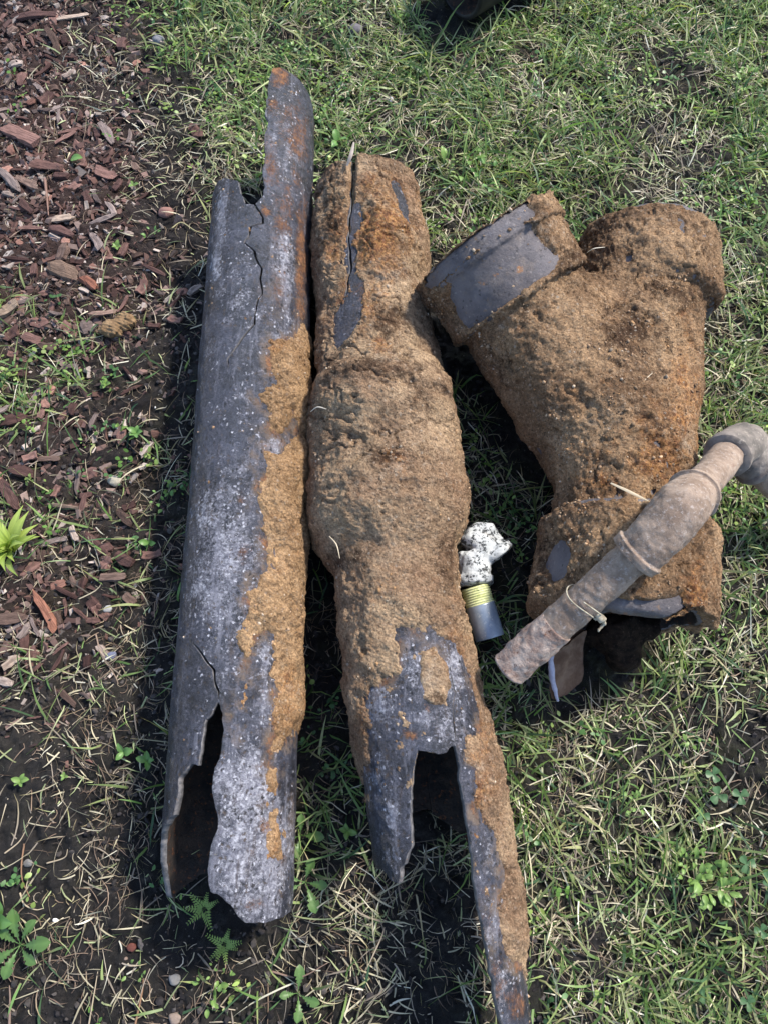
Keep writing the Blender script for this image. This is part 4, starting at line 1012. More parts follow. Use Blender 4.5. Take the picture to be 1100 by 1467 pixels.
straw_pal = [(0.47, 0.42, 0.30, 3), (0.36, 0.32, 0.22, 3), (0.23, 0.19, 0.15, 2.5), (0.60, 0.57, 0.46, 1.3), (0.28, 0.32, 0.16, 3.0), (0.14, 0.115, 0.09, 2)]
ng = blades(175000, Gm, (0.016, 0.044), (0.0012, 0.0029), (0.1, 1.1), (0.2, 1.4), 0.35, green_pal, 'grass', MAT['grass'], 'thin green lawn grass between and around the pipes', seed=1)
ns_ = blades(150000, Sm, (0.010, 0.032), (0.0007, 0.0019), (-0.05, 0.6), (0.0, 1.0), 0.42, straw_pal, 'dry_grass', MAT['straw'], 'dead pale straw lying tangled in the lawn', seed=2, lift=0.006)
fm = np.maximum(Sm, 0.6)
nr_ = blades(66000, fm, (0.010, 0.034), (0.0005, 0.0010), (-0.1, 0.35), (0.0, 0.5), 1.6, [(0.20, 0.14, 0.10, 3), (0.38, 0.32, 0.24, 2), (0.11, 0.075, 0.055, 2)], 'root_fibres', MAT['straw'], 'fine brown root fibres on bare soil', seed=3, lift=0.002, power=1.0, K=6)
print('blades', ng, ns_, nr_)

# small-leaved weeds as ground cover
def leaflets(n_cl, seed, size=(0.0019, 0.0042)):
    r = np.random.default_rng(seed)
    x = r.uniform(-0.8, 0.8, n_cl); y = r.uniform(-0.4, 1.3, n_cl); q = v2(x, y)
    ok = (r.uniform(0, 1, n_cl) < (0.04+sample(Gm, x, y)**1.2)*np.clip(0.35+1.3*fbm(q, 7, 2, 111), 0, 1)) & ~blocked(x, y, 0.003)
    x = x[ok]; y = y[ok]; n = len(x)
    m_ = 8; X = np.repeat(x, m_)+r.normal(0, 0.006, n*m_); Y = np.repeat(y, m_)+r.normal(0, 0.006, n*m_)
    Z = gh(X, Y)+r.uniform(0.002, 0.016, n*m_)
    N = n*m_; az = r.uniform(0, 2*PI, N); L = r.uniform(*size, N)*1.6; el = r.uniform(-0.3, 0.7, N); w = L*r.uniform(0.5, 0.8, N)
    d = np.stack([np.cos(az)*np.cos(el), np.sin(az)*np.cos(el), np.sin(el)], 1); s = np.stack([-np.sin(az), np.cos(az), r.normal(0, .3, N)], 1)
    O = np.stack([X, Y, Z], 1)
    prof = [(0, 0.08), (0.3, 0.42), (0.65, 0.5), (0.92, 0.25)]
    V = np.zeros((N, 9, 3)); 
    for k, (a, b_) in enumerate(prof):
        c_ = O+d*(L*a)[:, None]-np.array([0, 0, 1])*(L*0.25*a*a)[:, None]
        V[:, 2*k] = c_-s*(w*b_)[:, None]; V[:, 2*k+1] = c_+s*(w*b_)[:, None]
    V[:, 8] = O+d*L[:, None]-np.array([0, 0, 1])*(L*0.25)[:, None]
    b0 = np.arange(N)*9
    Q = np.concatenate([np.stack([b0+2*k, b0+2*k+1, b0+2*k+3, b0+2*k+2], 1) for k in range(3)]); T = np.stack([b0+6, b0+7, b0+8], 1)
    pal = np.array([(0.10, 0.20, 0.04), (0.16, 0.26, 0.06), (0.07, 0.15, 0.05), (0.22, 0.30, 0.08)])
    c = np.repeat(pal[r.integers(0, 4, n)], m_, 0)*np.exp(r.normal(0, .2, N))[:, None]
    me = mkmesh('small_weeds', V.reshape(-1, 3), [Q, T], MAT['leaf'], cols=np.repeat(c, 9, 0))
    tag(link('small_weeds', me), 'low bright green chickweed leaves scattered through the lawn', None, kind='stuff')
leaflets(6500, 5)

# ------------------------------------------------------------------ crumbs of soil and bark (uncountable)
ico_v, ico_t = icov()
box_v = np.array([(x, y, z) for x in (-1, 1) for y in (-1, 1) for z in (-1, 1)], float)
box_q = np.array([(0, 1, 3, 2), (4, 6, 7, 5), (0, 4, 5, 1), (2, 3, 7, 6), (0, 2, 6, 4), (1, 5, 7, 3)])
def scatter(name, base_v, faces, n_try, dens, size, aspect, pal, label, seed, mat, jig=0.25, smooth=False, sink=0.3, tilt=0.4, xr=(-0.8, 0.8)):
    r = np.random.default_rng(seed)
    x = r.uniform(xr[0], xr[1], n_try); y = r.uniform(-0.38, 1.3, n_try)
    ok = (r.uniform(0, 1, n_try) < dens(x, y)) & ~blocked(x, y, -0.02)
    x = x[ok]; y = y[ok]; n = len(x); k = len(base_v)
    s = np.minimum(r.uniform(size[0], size[1], n)*np.exp(r.normal(0, .35, n)), size[1]*1.25)
    asp = np.stack([np.ones(n), r.uniform(*aspect[0], n), r.uniform(*aspect[1], n)], 1)
    V = base_v[None]*(1+r.normal(0, jig, (n, k, 3)))*asp[:, None]*s[:, None, None]
    R_ = rotm(r.uniform(0, 2*PI, n), r.normal(0, tilt, n), r.normal(0, tilt, n))
    V = np.einsum('nij,nkj->nki', R_, V)
    V += np.stack([x, y, gh(x, y)+s*asp[:, 2]*(1-sink)], 1)[:, None]
    b0 = (np.arange(n)*k)[:, None, None]
    F_ = (np.asarray(faces)[None]+b0).reshape(-1, faces.shape[1])
    pal = np.asarray(pal); c = pal[r.integers(0, len(pal), n)]*np.exp(r.normal(0, .25, n))[:, None]
    me = mkmesh(name, V.reshape(-1, 3), [F_], mat, cols=np.repeat(c, k, 0), smooth=smooth)
    tag(link(name, me), label, None, kind='stuff'); return n
scatter('soil_crumbs', ico_v, ico_t, 60000, lambda x, y: np.clip(1.15-sample(Gm, x, y)*1.1-0.2*sample(Sm, x, y), 0.08, 1)*np.clip(.55+.8*fbm(v2(x, y), 12, 2, 5), 0, 1), (0.0009, 0.0030), ((.6, 1), (.5, .9)),
        [(0.026, 0.023, 0.024), (0.038, 0.034, 0.033), (0.058, 0.051, 0.048), (0.018, 0.016, 0.017)], 'crumbs and clods of dark soil', 11, MAT['crumb'], jig=0.32)
scatter('bark_crumbs', box_v, box_q, 62000, lambda x, y: sample(Mm, x, y)*0.95, (0.0012, 0.0052), ((.14, .6), (.12, .35)),
        [(0.095, 0.056, 0.048), (0.13, 0.083, 0.072), (0.065, 0.038, 0.034), (0.18, 0.13, 0.115), (0.30, 0.25, 0.22), (0.04, 0.026, 0.024), (0.04, 0.03, 0.028), (0.10, 0.055, 0.045)], 'small shreds of brown bark mulch', 12, MAT['crumb'], xr=(-0.8, -0.18))
scatter('pale_grit', ico_v, ico_t, 700, lambda x, y: 0.5+0*x, (0.0007, 0.0016), ((.6, 1), (.5, .9)),
        [(0.4, 0.38, 0.35), (0.3, 0.22, 0.18), (0.5, 0.48, 0.46)], 'tiny pale grit on the soil', 13, MAT['crumb'], smooth=True)

# ------------------------------------------------------------------ wood chips, one object each
def chip_mesh(L, w, h, col, seed, pointed=0.5):
    r = np.random.default_rng(seed); ns, nr = 6, 6
    V = []
    bendz = r.normal(0, 0.06)*L; bendy = r.normal(0, 0.05)*L
    prof = r.uniform(0.7, 1.0, ns); prof[0] *= r.uniform(0.2, 0.9); prof[-1] *= r.uniform(0.15, 0.8) if r.uniform() < pointed else 0.85
    a = np.linspace(0, 2*PI, nr, endpoint=False)+0.5; rj = r.uniform(0.75, 1.15, nr)
    for i in range(ns):
        s = i/(ns-1)*2-1
        sk = r.normal(0, 0.08, nr)
        yy = np.sign(np.cos(a))*np.abs(np.cos(a))**0.35*w/2*prof[i]*rj*(1+sk)+bendy*(s*s)
        zz = np.sign(np.sin(a))*np.abs(np.sin(a))**0.35*h/2*prof[i]*rj*(1+sk[::-1])+bendz*(s*s)
        xx = s*L/2+r.normal(0, L*0.05, nr)
        V.append(np.stack([xx, yy, zz], 1))
    V = np.concatenate(V)
    i = np.arange(ns*nr).reshape(ns, nr); j = np.roll(i, -1, 1)
    Q = np.stack([i[:-1], i[1:], j[1:], j[:-1]], -1).reshape(-1, 4)
    c0 = np.array([[i[0, 0], i[0, 1], i[0, 2], i[0, 3]], [i[0, 0], i[0, 3], i[0, 4], i[0, 5]]]); c1 = np.array([[i[-1, 3], i[-1, 2], i[-1, 1], i[-1, 0]], [i[-1, 5], i[-1, 4], i[-1, 3], i[-1, 0]]])
    me = mkmesh('wood_chip', V, [Q, c0, c1], MAT['wood'], smooth=False, cols=np.tile(np.array(col)*np.ones(3), (len(V), 1)))
    return me
redb, dred, grey, tan, umber = (0.135, 0.074, 0.062), (0.08, 0.043, 0.038), (0.17, 0.13, 0.118), (0.28, 0.21, 0.165), (0.105, 0.068, 0.055)
notable = [ # px, py, length px, width px, angle deg (image, ccw from right), colour, label
 (157, 196, 46, 14, -58, grey, 'grey split wood chip standing out at the edge of the mulch near the upper lawn'),
 (50, 27, 64, 14, 2, dred, 'long dark wood chip at the very top of the mulch'),
 (108, 30, 42, 9, 4, tan, 'pale tan splinter beside the dark chip at the top of the mulch'),
 (82, 64, 42, 11, -66, umber, 'upright brown splinter below the dark chip at the top of the mulch'),
 (32, 198, 62, 20, -28, redb, 'big red-brown chip with split grain at the left edge, upper mulch'),
 (70, 243, 44, 15, -8, redb, 'rounded red-brown stick among the upper mulch chips'),
 (18, 262, 56, 14, -48, grey, 'greyish chip slanting down at the left edge of the mulch'),
 (152, 255, 32, 18, -25, redb, 'ridged reddish block of wood near the mulch edge'),
 (44, 268, 40, 16, -30, umber, 'umber flake between the slanting grey chip and the red stick'),
 (40, 300, 34, 12, -50, dred, 'dark narrow flake in the middle of the mulch'),
 (95, 318, 32, 16, 12, tan, 'tan chip with dark underside in the middle mulch'),
 (92, 335, 36, 14, -20, dred, 'smooth dark red chip below the tan chip'),
 (142, 350, 32, 14, -58, grey, 'grooved grey chip pointing to the bare soil'),
 (92, 366, 30, 22, 78, umber, 'upright broad chip above the pale angular chip'),
 (92, 392, 46, 26, -22, (0.27, 0.19, 0.14), 'large pale angular chip in the lower middle of the mulch'),
 (132, 408, 28, 14, -40, (0.18, 0.075, 0.05), 'bright rust-red chip beside the pale angular chip'),
 (14, 449, 36, 20, 35, (0.30, 0.22, 0.16), 'pale pointed chip at the left edge above the grass patch'),
 (20, 605, 44, 18, 14, redb, 'red-brown rounded chip at the left edge below the grass patch'),
 (50, 490, 30, 15, -20, redb, 'rust-coloured chip in the grass patch of the mulch'),
 (72, 500, 28, 14, -10, umber, 'umber chip next to the rust-coloured chip in the grass patch'),
 (72, 660, 34, 12, 3, umber, 'arched brown flake lying level in the lower mulch'),
 (34, 678, 36, 20, -12, dred, 'dark oval chip in the lower mulch'),
 (18, 710, 56, 17, -52, redb, 'long red-brown chip slanting at the left edge of the lower mulch'),
 (127, 472, 18, 28, 20, grey, 'grey chip left of the crumpled brown husk'),
 (152, 453, 40, 9, 15, (0.24, 0.16, 0.13), 'slim chip just above the crumpled brown husk'),
 (180, 743, 34, 16, -42, umber, 'blocky umber chip on dark soil near the bare pipe'),
 (95, 728, 44, 7, -6, tan, 'thin tan splinter lying level in the lower mulch'),
 (72, 880, 70, 15, -56, (0.17, 0.075, 0.05), 'long frayed dark red splinter below the bright grass tuft'),
 (18, 888, 44, 22, 8, umber, 'broad brown board-like chip at the left edge below the bright tuft'),
 (182, 805, 30, 20, -30, dred, 'dark frayed chip between bright tuft and bare pipe'),
 (165, 828, 36, 14, 2, umber, 'flat umber chip under the dark frayed chip'),
 (128, 949, 18, 15, -85, dred, 'small square dark chip on the soil left of the pipe crack'),
 (100, 1000, 34, 11, -40, umber, 'narrow chip on the soil below the long frayed splinter'),
 (20, 950, 24, 18, 40, tan, 'tan stub by the left edge at the lower end of the mulch'),
 (155, 808, 18, 18, 60, redb, 'small reddish block beside the dark frayed chip')]
CG = 'wood chips of the mulch bed'
placed = []
marks = []
def place_chip(me, px, py, ang, lift=0.003, label=None):
    p = G(px, py); o = link('wood_chip', me, None, (p[0], p[1], p[2]+lift), (rng.normal(0, .12), rng.normal(0, .10), math.radians(ang)))
    tag(o, label, 'wood chip', CG); placed.append((px, py)); return o
for k, (x, y, L, w, an, col, lb) in enumerate(notable):
    sc = proj(G(x, y)[None])[2][0]/FPX
    place_chip(chip_mesh(L*sc, w*sc, max(0.004, w*sc*0.45), col, 500+k), x, y, an, 0.006, lb)
short = {0: 'the grey split chip', 1: 'the long dark chip at the top', 2: 'the pale splinter at the top', 3: 'the upright brown splinter', 4: 'the big red chip at the left edge', 5: 'the rounded red stick', 6: 'the slanting greyish chip',
    7: 'the ridged reddish block', 9: 'the dark narrow flake', 10: 'the tan chip with dark underside', 12: 'the grooved grey chip', 14: 'the large pale angular chip', 15: 'the bright rust-red chip', 16: 'the pale pointed chip at left',
    17: 'the rounded chip below the grass patch', 18: 'the rust chip in the grass patch', 20: 'the arched brown flake', 21: 'the dark oval chip', 22: 'the long slanting chip at lower left', 23: 'the grey chip by the husk', 25: 'the blocky umber chip',
    26: 'the thin tan splinter', 27: 'the long frayed splinter', 28: 'the board-like chip', 29: 'the dark frayed chip', 31: 'the small square dark chip', 32: 'the narrow chip below the frayed splinter', 33: 'the tan stub'}
for k, v in short.items(): marks.append((notable[k][0], notable[k][1], v))
marks += [(28, 795, 'the bright grass tuft'), (172, 472, 'the crumpled husk'), (166, 690, 'the cream white stone'), (188, 572, 'the bright white stone chip'), (240, 308, 'the reddish round stone'), (104, 234, 'the pale green leaf'), (161, 940, 'the bluish pebble')]
used_labels = set()
def chip_label(kind, s, x, y):
    size = 'small ' if s < 0.93 else ('large ' if s > 1.17 else '')
    for mx, my, nm in sorted(marks, key=lambda q: (q[0]-x)**2+(q[1]-y)**2)[:6]:
        dx, dy = x-mx, y-my; dist = math.hypot(dx, dy)
        ad = 'just ' if dist < 26 else ('well ' if dist > 70 else '')
        pos = ('above' if dy < 0 else 'below') if abs(dy) > 1.6*abs(dx) else (('right of' if dx > 0 else 'left of') if abs(dx) > 1.6*abs(dy) else ('above and ' if dy < 0 else 'below and ')+('right of' if dx > 0 else 'left of'))
        lb = size+kind+' '+ad+pos+' '+nm
        if lb not in used_labels and len(lb.split()) <= 16: used_labels.add(lb); return lb
    return size+kind+' lying in the mulch bed'
kinds = [('narrow reddish splinter', [(0.026, .005, .0035, redb), (0.032, .006, .004, dred), (0.022, .004, .003, redb)]),
         ('flat red-brown flake', [(0.017, .011, .004, redb), (0.014, .010, .0035, (0.25, 0.13, 0.10)), (0.020, .012, .005, redb)]),
         ('grey weathered sliver', [(0.022, .007, .004, grey), (0.016, .008, .004, (0.28, 0.22, 0.19)), (0.028, .006, .004, grey)]),
         ('dark umber lump', [(0.016, .010, .007, umber), (0.020, .012, .007, dred), (0.013, .009, .006, umber)])]
protos = []
for ki, (lb, ms) in enumerate(kinds):
    for vi, (L, w, h, col) in enumerate(ms):
        for v_ in range(2): protos.append((lb, chip_mesh(L, w, h, col, 700+ki*20+vi*5+v_)))
want = 262; tries = 0; cnt = 0
while cnt < want and tries < 30000:
    tries += 1
    px, py = rng.uniform(-8, 300), rng.uniform(-5, 1080)
    p = W(px, py)
    d = float(sample(Mm, np.array([p[0]]), np.array([p[1]]))[0])
    if rng.uniform() > d**1.2 or bool(blocked(np.array([p[0]]), np.array([p[1]]), 0.004)[0]): continue
    if any((a-px)**2+(b_-py)**2 < 11**2 for a, b_ in placed): continue
    lb, me = protos[rng.integers(len(protos))]
    s = rng.uniform(0.6, 1.25)
    o = place_chip(me, px, py, rng.uniform(0, 360), rng.uniform(0.001, 0.006), chip_label(lb, s, px, py)); o.scale = (s, s*rng.uniform(.8, 1.2), s)
    cnt += 1

# ------------------------------------------------------------------ leaves and weeds
def leaf_mesh(L, w, prof, col, arch=0.35, fold=0.25, name='leaf', n=9, lob=0.0, seed=0):
    r = np.random.default_rng(seed); V = []; C_ = []
    n = n if not lob else 17
    for i in range(n):
        s = i/(n-1); pw = prof(s)*w/2
        if lob: pw *= 1-lob*(0.5+0.5*math.cos(i*PI))*(1 if 0.08 < s < 0.75 else 0.2)
        z = arch*L*math.sin(s*PI*0.8)*0.5; x = s*L
        dx = -0.05*L*(i % 2)*lob
        for t_ in (-1, -0.5, 0, 0.5, 1):
            V.append((x+(dx if abs(t_) == 1 else 0), t_*pw, z+abs(t_)*pw*fold+r.normal(0, 0.012)*w))
            C_.append(np.array(col)*(1.25 if t_ == 0 else 1.0))
    V = np.array(V); i = np.arange(n*5).reshape(n, 5)
    Q = np.stack([i[:-1, :-1], i[1:, :-1], i[1:, 1:], i[:-1, 1:]], -1).reshape(-1, 4)
    return mkmesh(name, V, [Q], MAT['leaf'], cols=np.array(C_))
oval = lambda s: max(0.03, max(0.0, math.sin(PI*min(1, s**0.85)))**0.7)
spoon = lambda s: 0.12+0.9*max(0.0, math.sin(PI*min(1, max(0, (s-0.25)/0.75))))**0.8 if s > .25 else 0.12
lance = lambda s: max(0.04, max(0.0, math.sin(PI*s**0.8))**1.1)
rose = lambda s: 0.10 if s < .2 else max(0.05, ((s-.2)/.5)**.8 if s < .7 else max(0.0, math.cos((s-.7)/.3*PI/2))**.5)
LM = {
 'oval': leaf_mesh(1, .62, oval, (0.13, 0.25, 0.07), seed=1), 'spoon': leaf_mesh(1, .5, spoon, (0.12, 0.22, 0.07), seed=2),
 'dand': leaf_mesh(1, .42, rose, (0.095, 0.175, 0.055), lob=0.45, seed=3), 'lance': leaf_mesh(1, .3, lance, (0.10, 0.20, 0.06), seed=4),
 'clover': leaf_mesh(1, .95, lambda s: max(.05, min(1, 1.25*s**.6)*(1-max(0, s-.85)*2.2)), (0.075, 0.15, 0.065), arch=0.1, seed=5),
 'bright': leaf_mesh(1, .22, lance, (0.30, 0.38, 0.09), arch=0.5, seed=6), 'yellow': leaf_mesh(1, .6, oval, (0.17, 0.27, 0.075), seed=7)}
def stem_mesh():
    V, Fs, mi = sweep(np.array([[0, 0, 0], [.1, 0, .5], [.05, .05, 1.0]]), np.array([.06, .05, .04]), 5)
    return mkmesh('stem', V, Fs, MAT['leaf'], cols=np.tile([0.16, 0.18, 0.08], (len(V), 1)))
SM = stem_mesh()
def weed(name, px, py, kind, nl, Lpx, label, cat='weed', group=None, z0=0.004, spread=360, a0_=0, tilt=(0.1, 0.5), stem=True):
    p = G(px, py); sc = proj(p[None])[2][0]/FPX; L = Lpx*sc
    t = thing(name, p, label, cat, group)
    if stem: link('stem', SM, t, (0, 0, -0.002), (0, 0, 0), (0.012, 0.012, z0+0.004))
    for k in range(nl):
        a = a0_+math.radians(spread)*k/nl+rng.normal(0, 0.18); s = L*rng.uniform(.75, 1.15); ox = oy = 0.0; hz = 0.0
        if nl > 5 and kind in ('yellow', 'oval'):
            s *= rng.uniform(.35, .7); rd = L*math.sqrt(rng.uniform(0.02, 1.3)); aa_ = rng.uniform(0, 6.28); ox, oy = rd*math.cos(aa_), rd*math.sin(aa_); a = aa_+rng.normal(0, 1.0); hz = rng.uniform(-0.004, 0.006)
        link('leaf', LM[kind], t, (ox, oy, z0+hz+rng.uniform(0, .002)), (rng.normal(0, .25), -rng.uniform(*tilt), a), (s, s, s))
    return t
def fern(px, py, nf, Lpx, label, kind='lance'):
    p = G(px, py); sc = proj(p[None])[2][0]/FPX; L = Lpx*sc
    t = thing('feathery_weed', p, label, 'weed')
    for f in range(nf):
        a = 2*PI*f/nf+rng.normal(0, .3); el = rng.uniform(.25, .7); Lf = L*rng.uniform(.7, 1.1)
        V = []; F_ = []
        for k in range(1, 8):
            s = k/7; c = np.array([s*Lf, 0, math.sin(s*1.8)*Lf*0.25]); lw = Lf*0.30*(1.1-s*0.7)
            for sg in (-1, 1):
                d = np.array([.55, sg*.8, .1])*lw; n_ = np.array([-sg*.8, .55, 0])*lw*0.22; b0 = len(V)
                V += [c, c+d*.5+n_, c+d, c+d*.5-n_]; F_.append((b0, b0+1, b0+2, b0+3))
        b0 = len(V); V += [(0, 0, 0), (Lf, .0004, math.sin(1.8)*Lf*.25), (Lf*.5, -.0006, math.sin(.9)*Lf*.25), (Lf*.5, .0006, math.sin(.9)*Lf*.25)]; F_.append((b0, b0+2, b0+1, b0+3))
        me = mkmesh('frond', np.array(V), [np.array(F_)], MAT['leaf'], cols=np.tile((0.22, 0.32, 0.08), (len(V), 1)))
        link('frond', me, t, (0, 0, .008), (0, -el*.5, a))
    return t
def clover(px, py, Lpx, label, group):
    p = G(px, py); sc = proj(p[None])[2][0]/FPX; L = Lpx*sc
    t = thing('clover', p, label, 'clover', group); h = rng.uniform(.006, .013); L *= 0.85
    link('stem', SM, t, (0, 0, 0), (0, 0, rng.uniform(0, 6)), (0.01, 0.01, h))
    a = rng.uniform(0, 6)
    for k in range(3): link('leaf', LM['clover'], t, (0.0005, .0005, h), (0, rng.uniform(-.25, .05), a+k*2.094), (L, L, L))
# named plants
weed('grass_tuft', 28, 795, 'bright', 26, 62, 'bright yellow-green grass tuft growing at the left edge of the mulch', 'grass tuft', z0=.012, tilt=(0.1, 1.1), stem=False)
weed('rosette_weed', 34, 1352, 'dand', 7, 48, 'largest leafy rosette weed, bottom left corner on bare soil', tilt=(-.1, .3))
weed('rosette_weed', 2, 1312, 'oval', 4, 34, 'broad-leaved weed half cut by the left edge near the bottom')
weed('seedling', 182, 1078, 'oval', 3, 17, 'round-leaved seedling left of the long hole in the bare pipe', z0=.008)
weed('seedling', 215, 1090, 'oval', 4, 16, 'seedling touching the bare pipe beside its long hole', z0=.008)
weed('seedling', 37, 1118, 'yellow', 5, 13, 'yellow-green seedling on the lower left soil', z0=.008)
weed('seedling', 96, 1112, 'yellow', 4, 8, 'tiny yellow seedling right of the yellow-green one')
weed('seedling', 26, 1264, 'oval', 2, 14, 'pale single-leaf seedling near the brown runner at lower left')
weed('seedling', 198, 1388, 'yellow', 6, 13, 'small bright rosette below the open end of the bare pipe', z0=.008)
weed('leafy_weed', 303, 1418, 'yellow', 9, 20, 'bushy round-leaved weed at the bottom beside the white pebble', z0=.012)
weed('leafy_weed', 322, 1390, 'yellow', 8, 16, 'small round-leaved clump just above the bushy weed', z0=.012)
fern(297, 1300, 6, 30, 'feathery weed at the mouth of the bare pipe')
fern(325, 1350, 7, 30, 'fine feathery weed below the open end of the bare pipe')
weed('toothed_weed', 438, 1262, 'dand', 5, 46, 'lobed green leaves right of the lower end of the bare pipe', tilt=(0, .4))
weed('toothed_weed', 432, 1196, 'dand', 4, 36, 'lobed leaves close to the bare pipe, above the larger ones', tilt=(0, .4))
weed('toothed_weed', 428, 1420, 'dand', 4, 34, 'dull lobed leaves at the bottom between the two long pipes')
weed('seedling', 484, 212, 'oval', 3, 16, 'green seedling just above the cracked top of the middle pipe', z0=.01)
weed('seedling', 548, 1205, 'yellow', 4, 12, 'small seedling beside the pointed tongue of the middle pipe')
weed('seedling', 498, 1190, 'yellow', 4, 14, 'seedling left of the pointed tongue of the middle pipe')
weed('seedling', 216, 780, 'oval', 2, 14, 'smooth oval seedling leaf against the bare pipe at mid height')
weed('seedling', 200, 625, 'oval', 5, 12, 'small green seedling left of the bare pipe above the white stone', z0=.008)
weed('seedling', 154, 553, 'yellow', 5, 10, 'tiny bright seedling on the dark soil between mulch and bare pipe')
weed('seedling', 113, 510, 'yellow', 3, 14, 'pale green pair of leaves in the mulch grass patch')
weed('seedling', 130, 632, 'yellow', 7, 11, 'upright bright seedling among the lower mulch')
weed('seedling', 240, 722, 'oval', 6, 14, 'leafy seedling touching the bare pipe at mid height', z0=.01)
weed('seedling', 170, 357, 'yellow', 5, 9, 'yellowish sprout on the dark soil by the upper mulch')
weed('seedling', 222, 340, 'oval', 6, 12, 'green sprout on dark soil left of the bare pipe top', z0=.006)
weed('seedling', 194, 270, 'yellow', 3, 9, 'thin yellow sprout above the reddish stone')
weed('dock_leaf', 104, 234, 'oval', 1, 24, 'single pale green leaf lying on the upper mulch', 'leaf')
weed('leafy_weed', 1010, 1262, 'yellow', 34, 26, 'chickweed cushion in the lower right lawn', z0=.014)
weed('leafy_weed', 984, 1236, 'yellow', 24, 20, 'small chickweed cushion touching the larger one', z0=.014)
weed('leafy_weed', 900, 1148, 'yellow', 12, 14, 'chickweed sprig in the lawn below the Y fitting', z0=.012)
weed('leafy_weed', 1060, 130, 'yellow', 14, 16, 'bright broadleaf clump at the upper right edge of the lawn', z0=.014)
weed('leafy_weed', 655, 240, 'yellow', 9, 26, 'pale green leafy clump above the left bell of the Y', z0=.012)
weed('leafy_weed', 700, 262, 'oval', 8, 22, 'darker leafy clump just above the left bell of the Y', z0=.012)
weed('leafy_weed', 355, 145, 'yellow', 10, 14, 'yellow-green small clump left of the top of the bare pipe', z0=.012)
weed('leafy_weed', 1015, 910, 'yellow', 8, 12, 'light green sprig right of the lower bell', z0=.012)
cg = 'clovers in the lower right lawn'
for x, y, l, lb in ((1020, 1140, 15, 'clover leaf by the dark soil, topmost in the lower right lawn'), (1012, 1110, 13, 'clover leaf just above the topmost pair of the lower right lawn'), (1052, 1140, 14, 'clover leaf nearest the dark soil hollow at right'),
                    (998, 1168, 13, 'clover leaf left of and below the clover pair'), (1060, 1236, 15, 'pale clover leaf right of the chickweed cushion'), (1090, 1255, 14, 'clover leaf near the right edge, level with the chickweed'),
                    (1080, 1330, 12, 'clover leaf near the right edge, below the others'), (1062, 1432, 13, 'clover leaf in the bottom right corner'), (1003, 1425, 11, 'small clover leaf at the bottom, left of the corner one')):
    clover(x, y, l, lb, cg)

# ------------------------------------------------------------------ stones, husk, twigs, straws
def stone(name, px, py, rpx, col, label, asp=(1, .8, .6), cat='pebble', jig=0.10, group=None, ang=0, mat=None):
    p = G(px, py); sc = proj(p[None])[2][0]/FPX; r_ = rpx*sc
    g = np.stack(np.meshgrid(*[np.linspace(-1, 1, 5)]*3, indexing='ij'), -1).reshape(-1, 3)
    # subdivided icosahedron
    V = ico_v.copy(); T = ico_t.copy()
    for _ in range(2):
        E = np.sort(np.concatenate([T[:, [0, 1]], T[:, [1, 2]], T[:, [2, 0]]]), 1); ue, inv = np.unique(E, axis=0, return_inverse=True); inv = inv.ravel()
        M_ = V[ue].mean(1); M_ /= np.linalg.norm(M_, axis=1)[:, None]; n0_ = len(V); V = np.concatenate([V, M_]); k = len(T)
        a, b_, c_ = inv[:k]+n0_, inv[k:2*k]+n0_, inv[2*k:]+n0_
        T = np.concatenate([np.stack([T[:, 0], a, c_], 1), np.stack([T[:, 1], b_, a], 1), np.stack([T[:, 2], c_, b_], 1), np.stack([a, b_, c_], 1)])
    d = 1+jig*2.2*fbm(V+px, 1.1, 3, int(px))
    V = V*d[:, None]*np.array(asp)*r_
    me = mkmesh(name, V, [T], mat or MAT['crumb'], cols=np.tile(col, (len(V), 1)))
    o = link(name, me, None, (p[0], p[1], p[2]+r_*asp[2]*0.6), (0, 0, math.radians(ang)))
    return tag(o, label, cat, group)
stone('pebble', 166, 690, 10, (0.33, 0.30, 0.24), 'cream white stone on dark soil left of the bare pipe')
stone('pebble', 188, 572, 5, (0.7, 0.7, 0.7), 'tiny bright white chip of stone above the cream stone', (1, .6, .3), ang=-40)
stone('pebble', 240, 308, 11, (0.22, 0.12, 0.10), 'reddish round stone half buried left of the bare pipe top')
stone('pebble', 557, 145, 6, (0.36, 0.35, 0.37), 'pale round pebble in the lawn above the middle pipe')
stone('pebble', 252, 1402, 9, (0.20, 0.19, 0.18), 'pale grey pebble near the bottom edge beside the round-leaved weed')
stone('pebble', 206, 1392-40, 10, (0.13, 0.11, 0.10), 'dark flat stone left of the small green leaf at bottom', (1, .7, .4), ang=-40)
stone('pebble', 190, 1356, 7, (0.12, 0.045, 0.035), 'small brick-red stone beside the dark flat stone')
stone('pebble', 252, 1458, 9, (0.22, 0.17, 0.14), 'tan pebble cut by the bottom edge')
stone('pebble', 161, 940, 9, (0.13, 0.14, 0.20), 'smooth bluish pebble on soil left of the pipe crack', (1, .6, .5), ang=20)
stone('pebble', 155, 873, 7, (0.30, 0.30, 0.30), 'grey angular pebble below the frayed chips')
stone('pebble', 42, 1236, 7, (0.16, 0.155, 0.15), 'grey pebble on bare soil at the lower left')
stone('pebble', 228, 60, 9, (0.18, 0.18, 0.195), 'light grey stone in the grass at top left')
stone('pebble', 509, 45, 10, (0.13, 0.12, 0.13), 'dark stone in the top lawn above the middle pipe')
stone('pebble', 80, 1318, 4, (0.8, 0.8, 0.8), 'tiny white speck of stone by the rosette weed', (1, .7, .4))
stone('pebble', 242, 1370, 3, (0.7, 0.7, 0.7), 'tiny white grain above the pale grey pebble', (1, .7, .4))
